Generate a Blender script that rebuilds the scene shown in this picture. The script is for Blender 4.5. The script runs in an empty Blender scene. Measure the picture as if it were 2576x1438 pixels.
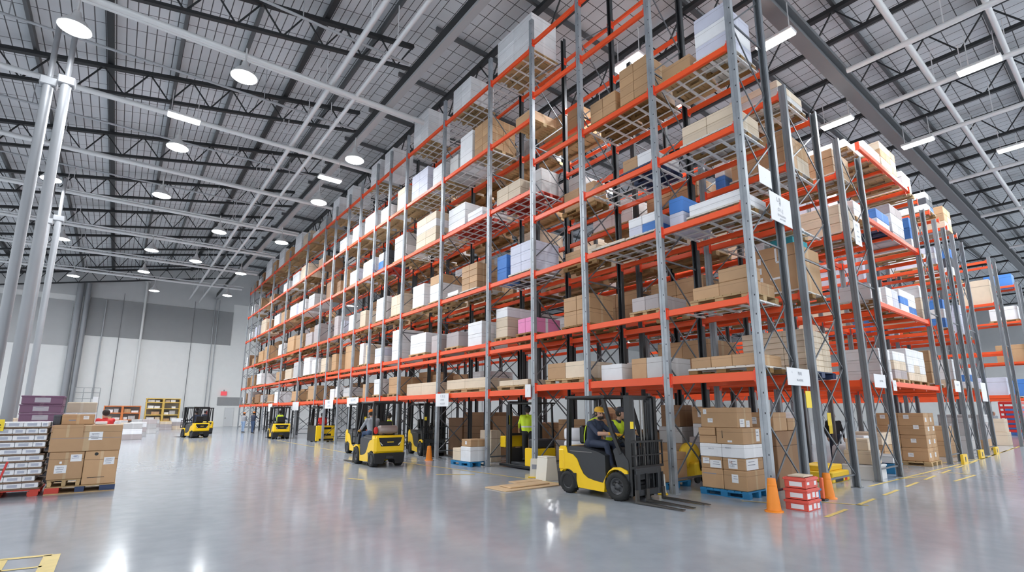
WORLD_STRENGTH = 1.55; EXPOSURE = 0.15; LENS_EMIT = 22.0; LAMP_W = 470.0
import bpy, math, random
import numpy as np
from mathutils import Vector, Matrix
random.seed(7)
S = bpy.context.scene
COL = S.collection
PI = math.pi

# ------------------------------------------------------------------ mesh builder
class MB:
    def __init__(s): s.v = []; s.f = []; s.m = []; s.sm = []
    def add(s, vs, fs, mi=0, smooth=False):
        b = len(s.v); s.v.extend([tuple(v) for v in vs])
        for f in fs: s.f.append(tuple(b + i for i in f)); s.m.append(mi); s.sm.append(smooth)
        return s
    def box(s, x0, x1, y0, y1, z0, z1, bev=0.0, mi=0, M=None):
        c = ((x0+x1)/2, (y0+y1)/2, (z0+z1)/2); h = (abs(x1-x0)/2, abs(y1-y0)/2, abs(z1-z0)/2)
        bev = min(bev, min(h)*0.6)
        if bev <= 0:
            vs = [(c[0]+sx*h[0], c[1]+sy*h[1], c[2]+sz*h[2]) for sx in (-1, 1) for sy in (-1, 1) for sz in (-1, 1)]
            fs = [(0,1,3,2),(4,6,7,5),(0,4,5,1),(2,3,7,6),(0,2,6,4),(1,5,7,3)]
        else:
            vs = []; idx = {}
            for sx in (-1, 1):
                for sy in (-1, 1):
                    for sz in (-1, 1):
                        for a in range(3):
                            p = [sx*h[0], sy*h[1], sz*h[2]]; sg = (sx, sy, sz)
                            for k in range(3):
                                if k != a: p[k] -= sg[k]*bev
                            idx[(sx, sy, sz, a)] = len(vs); vs.append((c[0]+p[0], c[1]+p[1], c[2]+p[2]))
            fs = []
            for a in range(3):
                u, w = (a+1) % 3, (a+2) % 3
                for sg in (-1, 1):
                    q = []
                    for (su, sw) in ((-1,-1),(1,-1),(1,1),(-1,1)):
                        k = [0,0,0]; k[a] = sg; k[u] = su; k[w] = sw
                        q.append(idx[(k[0],k[1],k[2],a)])
                    fs.append(tuple(q if sg > 0 else q[::-1]))
            for a in range(3):
                u, w = (a+1) % 3, (a+2) % 3
                for su in (-1, 1):
                    for sw in (-1, 1):
                        q = []
                        for sa, face in ((-1,u),(1,u),(1,w),(-1,w)):
                            k = [0,0,0]; k[a] = sa; k[u] = su; k[w] = sw
                            q.append(idx[(k[0],k[1],k[2],face)])
                        fs.append(tuple(q if su*sw > 0 else q[::-1]))
            for sx in (-1, 1):
                for sy in (-1, 1):
                    for sz in (-1, 1):
                        q = tuple(idx[(sx,sy,sz,a)] for a in range(3))
                        fs.append(q if sx*sy*sz > 0 else q[::-1])
        if M is not None: vs = [M @ Vector(v) for v in vs]
        return s.add(vs, fs, mi)
    def bar(s, p0, p1, w, h, mi=0, up=(0,0,1)):
        p0 = Vector(p0); p1 = Vector(p1); d = (p1-p0); L = d.length; d.normalize(); up = Vector(up)
        if abs(d.dot(up)) > 0.98: up = Vector((1,0,0)) if abs(d.x) < 0.9 else Vector((0,1,0))
        x = d.cross(up).normalized(); z = x.cross(d)
        M = Matrix(((x.x,d.x,z.x,p0.x),(x.y,d.y,z.y,p0.y),(x.z,d.z,z.z,p0.z),(0,0,0,1)))
        return s.box(-w/2, w/2, 0, L, -h/2, h/2, 0, mi, M)
    def cyl(s, p0, p1, r0, r1=None, n=12, mi=0, caps=True, smooth=True):
        r1 = r0 if r1 is None else r1
        p0 = Vector(p0); p1 = Vector(p1); d = (p1-p0).normalized()
        a = Vector((1,0,0)) if abs(d.x) < 0.8 else Vector((0,1,0))
        u = d.cross(a).normalized(); w = d.cross(u)
        vs = []
        for p, r in ((p0, r0), (p1, r1)):
            for i in range(n):
                t = 2*PI*i/n; vs.append(p + u*(r*math.cos(t)) + w*(r*math.sin(t)))
        fs = [(i, (i+1) % n, n+(i+1) % n, n+i) for i in range(n)]
        s.add(vs, fs, mi, smooth)
        if caps:
            s.add(vs[:n], [tuple(range(n))[::-1]], mi); s.add(vs[n:], [tuple(range(n))], mi)
        return s
    def tube(s, pts, r, n=8, mi=0):
        for a, b in zip(pts, pts[1:]): s.cyl(a, b, r, r, n, mi)
        return s
    def prism(s, prof, axis, a0, a1, mi=0, smooth=False):
        # prof: 2D points; axis 'x': (y,z) profile extruded in x; 'y': (x,z); 'z': (x,y)
        def P(p, a): return {'x': (a, p[0], p[1]), 'y': (p[0], a, p[1]), 'z': (p[0], p[1], a)}[axis]
        n = len(prof); vs = [P(p, a0) for p in prof] + [P(p, a1) for p in prof]
        fs = [(i, (i+1) % n, n+(i+1) % n, n+i) for i in range(n)]
        s.add(vs, fs, mi, smooth)
        s.add(vs[:n], [tuple(range(n))[::-1]], mi); s.add(vs[n:], [tuple(range(n))], mi)
        return s
    def lathe(s, prof, n=20, c=(0,0,0), axis='z', mi=0, smooth=True, caps=True):
        vs = []
        for r, z in prof:
            for i in range(n):
                t = 2*PI*i/n; a, b = r*math.cos(t), r*math.sin(t)
                p = (a, b, z) if axis == 'z' else ((z, a, b) if axis == 'x' else (b, z, a))
                vs.append((c[0]+p[0], c[1]+p[1], c[2]+p[2]))
        fs = []
        for k in range(len(prof)-1):
            for i in range(n):
                fs.append((k*n+i, k*n+(i+1) % n, (k+1)*n+(i+1) % n, (k+1)*n+i))
        s.add(vs, fs, mi, smooth)
        m = len(prof)-1
        if not caps: return s
        s.add([vs[i] for i in range(n)], [tuple(range(n))[::-1]], mi)
        s.add([vs[m*n+i] for i in range(n)], [tuple(range(n))], mi)
        return s
    def ball(s, c, r, n=12, m=8, mi=0):
        r = (r, r, r) if not isinstance(r, (tuple, list)) else r
        vs = [(c[0], c[1], c[2]-r[2])]
        for j in range(1, m):
            t = -PI/2 + PI*j/m
            for i in range(n):
                p = 2*PI*i/n
                vs.append((c[0]+r[0]*math.cos(t)*math.cos(p), c[1]+r[1]*math.cos(t)*math.sin(p), c[2]+r[2]*math.sin(t)))
        vs.append((c[0], c[1], c[2]+r[2])); fs = []
        for i in range(n): fs.append((0, 1+(i+1) % n, 1+i))
        for j in range(m-2):
            for i in range(n): fs.append((1+j*n+i, 1+j*n+(i+1) % n, 1+(j+1)*n+(i+1) % n, 1+(j+1)*n+i))
        e = len(vs)-1; b = 1+(m-2)*n
        for i in range(n): fs.append((b+i, b+(i+1) % n, e))
        return s.add(vs, fs, mi, True)
    def mesh(s, name, mats):
        me = bpy.data.meshes.new(name)
        me.from_pydata(s.v, [], s.f)
        for m in mats: me.materials.append(m)
        me.polygons.foreach_set('material_index', s.m)
        me.polygons.foreach_set('use_smooth', s.sm)
        me.update()
        return me
    def obj(s, name, mats, parent=None):
        if not isinstance(mats, (list, tuple)): mats = [mats]
        o = bpy.data.objects.new(name, s.mesh(name, mats)); COL.objects.link(o)
        if parent is not None: o.parent = parent
        return o

def tag(o, label=None, cat=None, group=None, kind=None):
    if label: o['label'] = label
    if cat: o['category'] = cat
    if group: o['group'] = group
    if kind: o['kind'] = kind
    return o
LABELS = []
def thing(name, label, cat, loc=(0,0,0), rz=0.0, group=None):
    o = bpy.data.objects.new(name, None); COL.objects.link(o); o.empty_display_size = 0.1
    o.location = loc; o.rotation_euler = (0, 0, rz)
    return tag(o, label, cat, group)
def inst(name, me, loc, rz=0.0, parent=None):
    o = bpy.data.objects.new(name, me); COL.objects.link(o); o.location = loc; o.rotation_euler = (0, 0, rz)
    if parent is not None: o.parent = parent
    return o
def dup(root, loc, rz=0.0):
    r = root.copy(); COL.objects.link(r); r.location = loc; r.rotation_euler = (0, 0, rz)
    for ch in list(root.children):
        c = ch.copy(); COL.objects.link(c); c.parent = r
        for g in list(ch.children):
            d = g.copy(); COL.objects.link(d); d.parent = c
    return r

# ------------------------------------------------------------------ materials
_M = {}
def mat(name, col, rough=0.5, metal=0.0, vary=0.0, noise=0.0, nscale=8.0, emit=0.0, bump=0.0):
    if name in _M: return _M[name]
    m = bpy.data.materials.new(name); m.use_nodes = True; nt = m.node_tree; N = nt.nodes; L = nt.links
    b = N['Principled BSDF']; b.inputs['Base Color'].default_value = (*col, 1); b.inputs['Roughness'].default_value = rough
    b.inputs['Metallic'].default_value = metal
    src = None
    if noise > 0 or vary > 0:
        mx = N.new('ShaderNodeHueSaturation'); mx.inputs['Color'].default_value = (*col, 1)
        add = N.new('ShaderNodeMath'); add.operation = 'ADD'; add.inputs[0].default_value = 1.0 - noise/2 - vary/2; add.inputs[1].default_value = 0.0
        last = add.outputs[0]
        if noise > 0:
            tc = N.new('ShaderNodeTexCoord'); nz = N.new('ShaderNodeTexNoise'); nz.inputs['Scale'].default_value = nscale; nz.inputs['Detail'].default_value = 4
            L.new(tc.outputs['Object'], nz.inputs['Vector'])
            mu = N.new('ShaderNodeMath'); mu.operation = 'MULTIPLY_ADD'; mu.inputs[1].default_value = noise
            L.new(nz.outputs['Fac'], mu.inputs[0]); L.new(last, mu.inputs[2]); last = mu.outputs[0]
            if bump > 0:
                bp = N.new('ShaderNodeBump'); bp.inputs['Strength'].default_value = bump; L.new(nz.outputs['Fac'], bp.inputs['Height']); L.new(bp.outputs['Normal'], b.inputs['Normal'])
        if vary > 0:
            oi = N.new('ShaderNodeObjectInfo'); mu = N.new('ShaderNodeMath'); mu.operation = 'MULTIPLY_ADD'; mu.inputs[1].default_value = vary
            L.new(oi.outputs['Random'], mu.inputs[0]); L.new(last, mu.inputs[2]); last = mu.outputs[0]
        L.new(last, mx.inputs['Value']); L.new(mx.outputs['Color'], b.inputs['Base Color'])
    if emit > 0:
        b.inputs['Emission Color'].default_value = (*col, 1); b.inputs['Emission Strength'].default_value = emit
    _M[name] = m
    return m

def carton_mat(name, col, tape, vary=0.25):
    """board with a printed/taped seam across the middle of each face, from the object's own bounding box coordinates"""
    m = bpy.data.materials.new(name); m.use_nodes = True; nt = m.node_tree; N = nt.nodes; L = nt.links
    b = N['Principled BSDF']; b.inputs['Roughness'].default_value = 0.62
    tc = N.new('ShaderNodeTexCoord'); sp = N.new('ShaderNodeSeparateXYZ'); L.new(tc.outputs['Generated'], sp.inputs[0])
    def band(sock, c, w):
        s1 = N.new('ShaderNodeMath'); s1.operation = 'SUBTRACT'; L.new(sock, s1.inputs[0]); s1.inputs[1].default_value = c
        s2 = N.new('ShaderNodeMath'); s2.operation = 'ABSOLUTE'; L.new(s1.outputs[0], s2.inputs[0])
        s3 = N.new('ShaderNodeMath'); s3.operation = 'LESS_THAN'; L.new(s2.outputs[0], s3.inputs[0]); s3.inputs[1].default_value = w
        return s3.outputs[0]
    t1 = band(sp.outputs['X'], 0.5, 0.045)
    seam = band(sp.outputs['Z'], 0.74, 0.008)
    oi = N.new('ShaderNodeObjectInfo')
    v = N.new('ShaderNodeMath'); v.operation = 'MULTIPLY_ADD'; v.inputs[1].default_value = vary; v.inputs[2].default_value = 1.05 - vary/2
    L.new(oi.outputs['Random'], v.inputs[0])
    nz = N.new('ShaderNodeTexNoise'); nz.inputs['Scale'].default_value = 3.0; nz.inputs['Detail'].default_value = 3; L.new(tc.outputs['Object'], nz.inputs['Vector'])
    v2 = N.new('ShaderNodeMath'); v2.operation = 'MULTIPLY_ADD'; v2.inputs[1].default_value = 0.24; L.new(nz.outputs['Fac'], v2.inputs[0])
    v3 = N.new('ShaderNodeMath'); v3.operation = 'SUBTRACT'; v3.inputs[1].default_value = 0.12; L.new(v.outputs[0], v3.inputs[0]); L.new(v3.outputs[0], v2.inputs[2])
    mix = N.new('ShaderNodeMix'); mix.data_type = 'RGBA'; mix.inputs['A'].default_value = (*col, 1); mix.inputs['B'].default_value = (*tape, 1); L.new(t1, mix.inputs['Factor'])
    mix2 = N.new('ShaderNodeMix'); mix2.data_type = 'RGBA'; L.new(mix.outputs['Result'], mix2.inputs['A']); mix2.inputs['B'].default_value = (col[0]*.45, col[1]*.42, col[2]*.4, 1); L.new(seam, mix2.inputs['Factor'])
    hs = N.new('ShaderNodeHueSaturation'); L.new(mix2.outputs['Result'], hs.inputs['Color']); L.new(v2.outputs[0], hs.inputs['Value'])
    L.new(hs.outputs['Color'], b.inputs['Base Color'])
    _M[name] = m
    return m

ORANGE = mat('orange_beam_paint', (0.88, 0.095, 0.02), 0.42, 0, 0.12, 0.12, 3)
ORANGE2 = mat('orange_connector_paint', (0.85, 0.07, 0.022), 0.4)
DARKP = mat('dark_post_steel', (0.05, 0.053, 0.058), 0.5, 0.3, 0, 0.25, 4)
BRACE = mat('brace_steel', (0.13, 0.14, 0.155), 0.45, 0.4)
WHITEBAR = mat('white_support_bar', (0.72, 0.72, 0.72), 0.5)
def post_mat():
    m = bpy.data.materials.new('galvanised_post'); m.use_nodes = True; nt = m.node_tree; N = nt.nodes; L = nt.links
    b = N['Principled BSDF']; b.inputs['Roughness'].default_value = 0.42; b.inputs['Metallic'].default_value = 0.35
    tc = N.new('ShaderNodeTexCoord'); sp = N.new('ShaderNodeSeparateXYZ'); L.new(tc.outputs['Object'], sp.inputs[0])
    # punched holes every 0.2 m up the post, two staggered columns on the open face
    def mth(op, a, bb=None, c=None):
        n = N.new('ShaderNodeMath'); n.operation = op
        for i, x in enumerate((a, bb, c)):
            if x is None: continue
            if isinstance(x, (int, float)): n.inputs[i].default_value = x
            else: L.new(x, n.inputs[i])
        return n.outputs[0]
    fz = mth('FRACT', mth('MULTIPLY', sp.outputs['Z'], 2.6))
    hz = mth('LESS_THAN', mth('ABSOLUTE', mth('SUBTRACT', fz, 0.5)), 0.045)
    hx = mth('LESS_THAN', mth('ABSOLUTE', mth('SUBTRACT', sp.outputs['Y'], -0.042)), 0.011)
    geo = N.new('ShaderNodeNewGeometry'); sn = N.new('ShaderNodeSeparateXYZ'); L.new(geo.outputs['Normal'], sn.inputs[0])
    nx = mth('GREATER_THAN', mth('ABSOLUTE', sn.outputs['X']), 0.8)
    hole = mth('MULTIPLY', mth('MULTIPLY', hz, hx), nx)
    nz = N.new('ShaderNodeTexNoise'); nz.inputs['Scale'].default_value = 2.5; nz.inputs['Detail'].default_value = 5; L.new(tc.outputs['Object'], nz.inputs['Vector'])
    rp = N.new('ShaderNodeValToRGB'); L.new(nz.outputs['Fac'], rp.inputs[0])
    rp.color_ramp.elements[0].position = .3; rp.color_ramp.elements[0].color = (.27,.29,.315,1); rp.color_ramp.elements[1].position = .7; rp.color_ramp.elements[1].color = (.40,.425,.455,1)
    mx = N.new('ShaderNodeMix'); mx.data_type = 'RGBA'; L.new(hole, mx.inputs['Factor']); L.new(rp.outputs[0], mx.inputs['A']); mx.inputs['B'].default_value = (.03,.03,.035,1)
    L.new(mx.outputs['Result'], b.inputs['Base Color'])
    return m
POST = post_mat()
POST2 = mat('grey_post_paint', (0.20, 0.215, 0.235), 0.45, 0.3, 0, 0.2, 3)
CART = {
 'brown': carton_mat('brown_cardboard', (0.47, 0.285, 0.15), (0.52, 0.36, 0.21)),
 'dkbrown': carton_mat('dark_cardboard', (0.30, 0.165, 0.085), (0.33, 0.2, 0.11)),
 'tan': carton_mat('pale_tan_cardboard', (0.66, 0.54, 0.41), (0.72, 0.62, 0.5)),
 'white': carton_mat('white_carton_board', (0.77, 0.77, 0.79), (0.82, 0.82, 0.84), 0.14),
 'grey': carton_mat('grey_carton_board', (0.50, 0.49, 0.49), (0.56, 0.55, 0.55)),
 'mauve': carton_mat('mauve_grey_board', (0.42, 0.37, 0.37), (0.46, 0.41, 0.41)),
 'lavender': carton_mat('pale_lavender_plastic', (0.60, 0.61, 0.72), (0.66, 0.67, 0.77), 0.12),
 'blue': carton_mat('blue_plastic', (0.06, 0.20, 0.55), (0.1, 0.27, 0.62), 0.3),
 'dark': carton_mat('charcoal_plastic', (0.05, 0.052, 0.065), (0.06, 0.06, 0.07)),
 'purple': carton_mat('purple_plastic', (0.20, 0.10, 0.17), (0.24, 0.14, 0.2)),
 'pink': carton_mat('pink_carton', (0.70, 0.22, 0.42), (0.8, 0.75, 0.78)),
 'red': carton_mat('red_plastic', (0.62, 0.05, 0.04), (0.6, 0.06, 0.05)),
 'teal': carton_mat('teal_plastic', (0.03, 0.33, 0.40), (0.03, 0.33, 0.40)),
}
CNAME = {'brown': 'brown', 'dkbrown': 'dark brown', 'tan': 'pale tan', 'white': 'white', 'grey': 'grey', 'mauve': 'mauve-grey', 'lavender': 'pale lavender', 'blue': 'blue', 'dark': 'charcoal', 'purple': 'purple', 'pink': 'pink and white', 'red': 'red', 'teal': 'teal'}
PWOOD = mat('pallet_wood', (0.50, 0.34, 0.17), 0.7, 0, 0.35, 0.35, 6)
PWOODD = mat('pallet_wood_dark', (0.27, 0.15, 0.05), 0.75, 0, 0.3, 0.3, 6)
PWHITE = mat('pallet_white', (0.68, 0.65, 0.6), 0.6, 0, 0.1, 0.15, 6)
PBLUE = mat('pallet_blue', (0.02, 0.20, 0.42), 0.55, 0, 0.15, 0.25, 6)
PRED = mat('pallet_red', (0.55, 0.05, 0.03), 0.55, 0, 0.1, 0.25, 6)
PNAVY = mat('pallet_navy', (0.03, 0.05, 0.12), 0.55)
WHITE = mat('white_paper', (0.80, 0.80, 0.82), 0.55)
INK = mat('grey_ink', (0.27, 0.28, 0.33), 0.6)
YEL = mat('truck_yellow', (0.92, 0.58, 0.012), 0.3, 0, 0, 0.05, 4)
BLK = mat('truck_black', (0.011, 0.0115, 0.013), 0.38, 0, 0, 0.2, 5)
CHAR = mat('truck_charcoal', (0.030, 0.032, 0.036), 0.42, 0, 0, 0.15, 5)
RUB = mat('tyre_rubber', (0.016, 0.016, 0.016), 0.8, 0, 0, 0.4, 20, 0, 0.3)
RIM = mat('wheel_rim', (0.08, 0.08, 0.085), 0.45, 0.4)
STEEL = mat('bare_steel', (0.24, 0.23, 0.22), 0.4, 0.7)
ORG = mat('cone_orange', (0.90, 0.26, 0.015), 0.45, 0, 0, 0.12, 5)
REDP = mat('red_paint', (0.62, 0.03, 0.025), 0.4)
YSIGN = mat('yellow_sign', (0.90, 0.66, 0.03), 0.5)
CREAM = mat('cream_plastic', (0.72, 0.68, 0.60), 0.5)
YPLASTIC = mat('yellow_plastic', (0.85, 0.55, 0.03), 0.45, 0, 0.05, 0.1, 4)
BLACKTXT = mat('black_print', (0.02, 0.02, 0.02), 0.6)
# ------------------------------------------------------------------ camera, world, render look
cam = bpy.data.cameras.new('camera'); camo = bpy.data.objects.new('camera', cam); COL.objects.link(camo)
camo.location = (-9.78, -4.67, 1.75)
camo.rotation_euler = (PI/2 + math.atan2(231, 1255), 0, -math.atan2(998, math.hypot(1255, 231)))
cam.sensor_width = 36; cam.lens = 1255/2576*36; cam.shift_y = 86/2576; cam.clip_end = 400
S.camera = camo
w = bpy.data.worlds.new('world'); S.world = w; w.use_nodes = True
w.node_tree.nodes['Background'].inputs['Color'].default_value = (0.90, 0.955, 1.0, 1)
w.node_tree.nodes['Background'].inputs['Strength'].default_value = WORLD_STRENGTH
S.view_settings.view_transform = 'Standard'; S.view_settings.look = 'None'; S.view_settings.exposure = EXPOSURE
cy = S.cycles
cy.max_bounces = 4; cy.diffuse_bounces = 3; cy.glossy_bounces = 2; cy.transmission_bounces = 3
cy.caustics_reflective = False; cy.caustics_refractive = False
cy.use_adaptive_sampling = True; cy.adaptive_threshold = 0.13; cy.adaptive_min_samples = 12; cy.sample_clamp_indirect = 6.0
try: cy.use_denoising = True
except Exception: pass

# ------------------------------------------------------------------ setting
X0, X1, Y0, Y1 = -44.0, 110.0, -28.0, 66.0
XR0 = -27.5
def zroof(x): return 20 + 0.2*x if x < 0 else 20.0
def floor_mat():
    m = bpy.data.materials.new('sealed_concrete'); m.use_nodes = True; nt = m.node_tree; N = nt.nodes; L = nt.links
    b = N['Principled BSDF']; tc = N.new('ShaderNodeTexCoord')
    n1 = N.new('ShaderNodeTexNoise'); n1.inputs['Scale'].default_value = 0.35; n1.inputs['Detail'].default_value = 8; n1.inputs['Roughness'].default_value = .6; L.new(tc.outputs['Object'], n1.inputs['Vector'])
    n2 = N.new('ShaderNodeTexNoise'); n2.inputs['Scale'].default_value = 3.2; n2.inputs['Detail'].default_value = 8; L.new(tc.outputs['Object'], n2.inputs['Vector'])
    mm = N.new('ShaderNodeMath'); mm.operation = 'MULTIPLY_ADD'; mm.inputs[1].default_value = .45; L.new(n2.outputs['Fac'], mm.inputs[0]); 
    m2 = N.new('ShaderNodeMath'); m2.operation = 'MULTIPLY'; m2.inputs[1].default_value = .55; L.new(n1.outputs['Fac'], m2.inputs[0]); L.new(m2.outputs[0], mm.inputs[2])
    rp = N.new('ShaderNodeValToRGB'); L.new(mm.outputs[0], rp.inputs[0])
    rp.color_ramp.elements[0].position = .34; rp.color_ramp.elements[0].color = (.36,.388,.43,1)
    rp.color_ramp.elements[1].position = .66; rp.color_ramp.elements[1].color = (.44,.472,.52,1)
    L.new(rp.outputs[0], b.inputs['Base Color'])
    rr = N.new('ShaderNodeMapRange'); L.new(n2.outputs['Fac'], rr.inputs[0]); rr.inputs['To Min'].default_value = .125; rr.inputs['To Max'].default_value = .165
    L.new(rr.outputs[0], b.inputs['Roughness'])
    b.inputs['Specular IOR Level'].default_value = 0.75
    return m
tag(MB().box(X0, X1, Y0, Y1, -0.3, 0.0).obj('floor', floor_mat()), 'polished grey concrete warehouse floor', 'floor', kind='structure')

def deck_mat(name, sx, sy, wx, wy, base, line):
    m = bpy.data.materials.new(name); m.use_nodes = True; nt = m.node_tree; N = nt.nodes; L = nt.links
    b = N['Principled BSDF']; b.inputs['Roughness'].default_value = .7
    tc = N.new('ShaderNodeTexCoord'); sp = N.new('ShaderNodeSeparateXYZ'); L.new(tc.outputs['Object'], sp.inputs[0])
    def ln(sock, s, wd):
        a = N.new('ShaderNodeMath'); a.operation = 'DIVIDE'; L.new(sock, a.inputs[0]); a.inputs[1].default_value = s
        f = N.new('ShaderNodeMath'); f.operation = 'FRACT'; L.new(a.outputs[0], f.inputs[0])
        l = N.new('ShaderNodeMath'); l.operation = 'LESS_THAN'; L.new(f.outputs[0], l.inputs[0]); l.inputs[1].default_value = wd/s
        return l.outputs[0]
    mx = N.new('ShaderNodeMath'); mx.operation = 'MAXIMUM'; L.new(ln(sp.outputs['X'], sx, wx), mx.inputs[0]); L.new(ln(sp.outputs['Y'], sy, wy), mx.inputs[1])
    nz = N.new('ShaderNodeTexNoise'); nz.inputs['Scale'].default_value = .25; nz.inputs['Detail'].default_value = 5; L.new(tc.outputs['Object'], nz.inputs['Vector'])
    rp = N.new('ShaderNodeValToRGB'); L.new(nz.outputs['Fac'], rp.inputs[0]); rp.color_ramp.elements[0].color = (base*.86,base*.89,base*.92,1); rp.color_ramp.elements[1].color = (base*1.1,base*1.14,base*1.18,1)
    rp.color_ramp.elements[0].position = .3; rp.color_ramp.elements[1].position = .7
    mix = N.new('ShaderNodeMix'); mix.data_type = 'RGBA'; L.new(mx.outputs[0], mix.inputs['Factor']); L.new(rp.outputs[0], mix.inputs['A']); mix.inputs['B'].default_value = (line, line, line*1.05, 1)
    L.new(mix.outputs['Result'], b.inputs['Base Color'])
    return m
DECKL = deck_mat('ribbed_roof_deck', .34, 1.25, .038, .035, .66, .10)
DECKR = deck_mat('gridded_roof_deck', .62, .72, .036, .036, .64, .09)
XR, YR = -27.0, -11.0
cb = MB(); cb.add([(XR,YR,zroof(XR)),(0,YR,20),(0,Y1,20),(XR,Y1,zroof(XR)),(XR,YR,zroof(XR)+.3),(0,YR,20.3),(0,Y1,20.3),(XR,Y1,zroof(XR)+.3)], [(3,2,1,0),(4,5,6,7)])
cb.add([(0,YR,20),(X1,YR,20),(X1,Y1,20),(0,Y1,20),(0,YR,20.3),(X1,YR,20.3),(X1,Y1,20.3),(0,Y1,20.3)], [(3,2,1,0),(4,5,6,7)], 1)
tag(cb.obj('ceiling', [DECKL, DECKR]), 'grey ribbed metal roof deck on dark trusses', 'ceiling', kind='structure')

WALLW = mat('white_wall_paint', (0.83, 0.83, 0.82), 0.7, 0, 0, 0.08, 1.5)
WALLG = mat('grey_wall_paint', (0.56, 0.565, 0.57), 0.75, 0, 0, 0.1, 1.2)
WALLD = mat('dark_grey_wall_band', (0.31, 0.313, 0.318), 0.75, 0, 0, 0.12, 1.2)
WALLM = mat('mid_grey_wall_band', (0.48, 0.485, 0.49), 0.75, 0, 0, 0.1, 1.2)
prof = [(XR0, 0), (X1, 0), (X1, 20), (0, 20), (XR0, zroof(XR0))]
tag(MB().prism(prof, 'y', Y1, Y1+.4).obj('wall_back', WALLW), 'long white back wall', 'wall', kind='structure')
tag(MB().prism([(XR0, 14.2), (0.62, 14.2), (0.62, 15.2), (X1, 15.2), (X1, 20), (0, 20), (XR0, zroof(XR0))], 'y', Y1-.02, Y1-.001).obj('trim_1', WALLG), 'grey upper paint of the back wall', 'wall band', kind='structure')
tag(MB().box(-13.3, 0.62, Y1-.12, Y1-.03, 9.95, 14.15, .02).obj('trim_2', WALLD), 'dark grey painted panel band high on the back wall', 'wall band', kind='structure')
tag(MB().box(XR0, -14.6, Y1-.05, Y1-.002, 8.7, 13.6).obj('trim_3', WALLM), 'mid grey band beside the wall columns', 'wall band', kind='structure')
tag(MB().box(X1, X1+.4, Y0, Y1, 0, 20).obj('wall_right', WALLW), 'far end wall of the hall', 'wall', kind='structure')
tag(MB().box(X1-.05, X1-.001, Y0, Y1, 7.2, 19.98).obj('trim_4', WALLG), 'grey upper paint of the far end wall', 'wall band', kind='structure')
SEAM = mat('seam_dark', (0.2, 0.2, 0.21), 0.7)
sk = 0
for x in (-10.4, -3.55, 3.9, 9.5, 15.2, 21, 27, 33, 39):
    tag(MB().box(x-.03, x+.03, Y1-.16, Y1-.125, .0, 15).obj('trim_%d' % (5+sk), SEAM), kind='structure'); sk += 1
GREYC = mat('column_grey', (0.30, 0.31, 0.33), 0.45, 0.25, 0, 0.12, 1.5)
for i, (x, r) in enumerate(((-14.2, .3), (-13.55, .24))):
    tag(MB().cyl((x, Y1-.55, 0), (x, Y1-.55, 15.6), r, r, 16).obj('column', GREYC), kind='structure')
for x, y, top in ((-12.25, 16.0, 12.3), (-12.72, 16.4, 12.3), (-13.25, 29.6, 11.6), (-13.75, 30.4, 11.6)):
    c = tag(MB().cyl((x, y, 0), (x, y, top), .14, .14, 16).obj('column', GREYC), kind='structure')
    MB().box(x-.22, x+.22, y-.16, y+.16, top, top+.3, .03).cyl((x, y, top+.3), (x, y, top+2.4), .08, .08, 10).obj('column_bracket', GREYC, c)
CONDW = mat('conduit_white', (0.72, 0.72, 0.72), 0.4, 0.1)
PIPEW = mat('pipe_white_paint', (0.70, 0.71, 0.72), 0.38, 0.15)
PIPEG = mat('pipe_grey_paint', (0.40, 0.41, 0.43), 0.4, 0.2)
tag(thing('wall_conduit', 'thick pale conduit running down the middle of the dark wall band', 'conduit', (-8.45, Y1-.3, 0)))
MB().cyl((0,0,2.2), (0,0,16.6), .13, .13, 10).obj('pipe', CONDW, bpy.data.objects['wall_conduit'])
MB().box(-.25, .25, .02, .12, 16.5, 16.8, .02).obj('bracket', CONDW, bpy.data.objects['wall_conduit'])
for x, nm in ((-1.45, 'thin conduit on the dark wall band, nearer the wall column'), (-1.05, 'thin conduit on the dark wall band, nearer the exit door')):
    o = tag(MB().tube([(x, Y1-.2, 2.2), (x, Y1-.2, 13.9), (x+.05, Y1-.2, 15.5)], .05, 8).obj('wall_conduit', PIPEG), nm, 'conduit')
o = tag(MB().tube([(-11.9, Y1-.2, 3.2), (-11.9, Y1-.2, 14.0)], .06, 8).obj('wall_conduit', PIPEG), 'thin conduit right beside the paired wall columns', 'conduit')
# exit door and sign
d = tag(MB().box(-.15, 2.6, Y1-.1, Y1-.02, 2.55, 3.55, .02).obj('window_1', WALLD), kind='structure')
DOORM = mat('door_white', (0.66, 0.67, 0.68), .5)
d = tag(MB().box(0.75, 1.75, Y1-.12, Y1-.01, 0, 2.3, .02).obj('door_1', DOORM), 'white exit door in the back wall', 'door', kind='structure')
MB().box(.8, .95, Y1-.19, Y1-.12, 1.0, 1.08, .02).obj('door_handle', STEEL, d)
d = tag(MB().box(14.0, 17.0, Y1-.12, Y1-.01, 0, 3.4, .02).obj('door_2', WALLM), kind='structure')
e = thing('exit_sign', 'small red exit sign box above the exit door', 'sign', (0.45, Y1-.2, 3.75))
REDEM = mat('exit_sign_red', (0.85, 0.10, 0.12), .4, 0, 0, 0, 8, .35)
MB().box(-.33, .33, -.06, .06, 0, .5, .03).obj('housing', REDEM, e)
MB().box(-.05, .05, -.02, .02, .5, .7).obj('bracket', STEEL, e)
e = thing('fire_extinguisher', 'red fire extinguisher on the back wall beside the exit door', 'fire extinguisher', (1.0-2.2, Y1-.3, 1.2))
MB().lathe([(.12,0),(.14,.05),(.14,.55),(.05,.68)], 14).obj('cylinder_body', REDP, e); MB().tube([(0,0,.68),(0,-.02,.78),(.1,-.02,.74)], .03).obj('valve', BLK, e); MB().box(-.06,.06,.1,.29,.3,.42).obj('wall_mount', STEEL, e)

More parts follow.
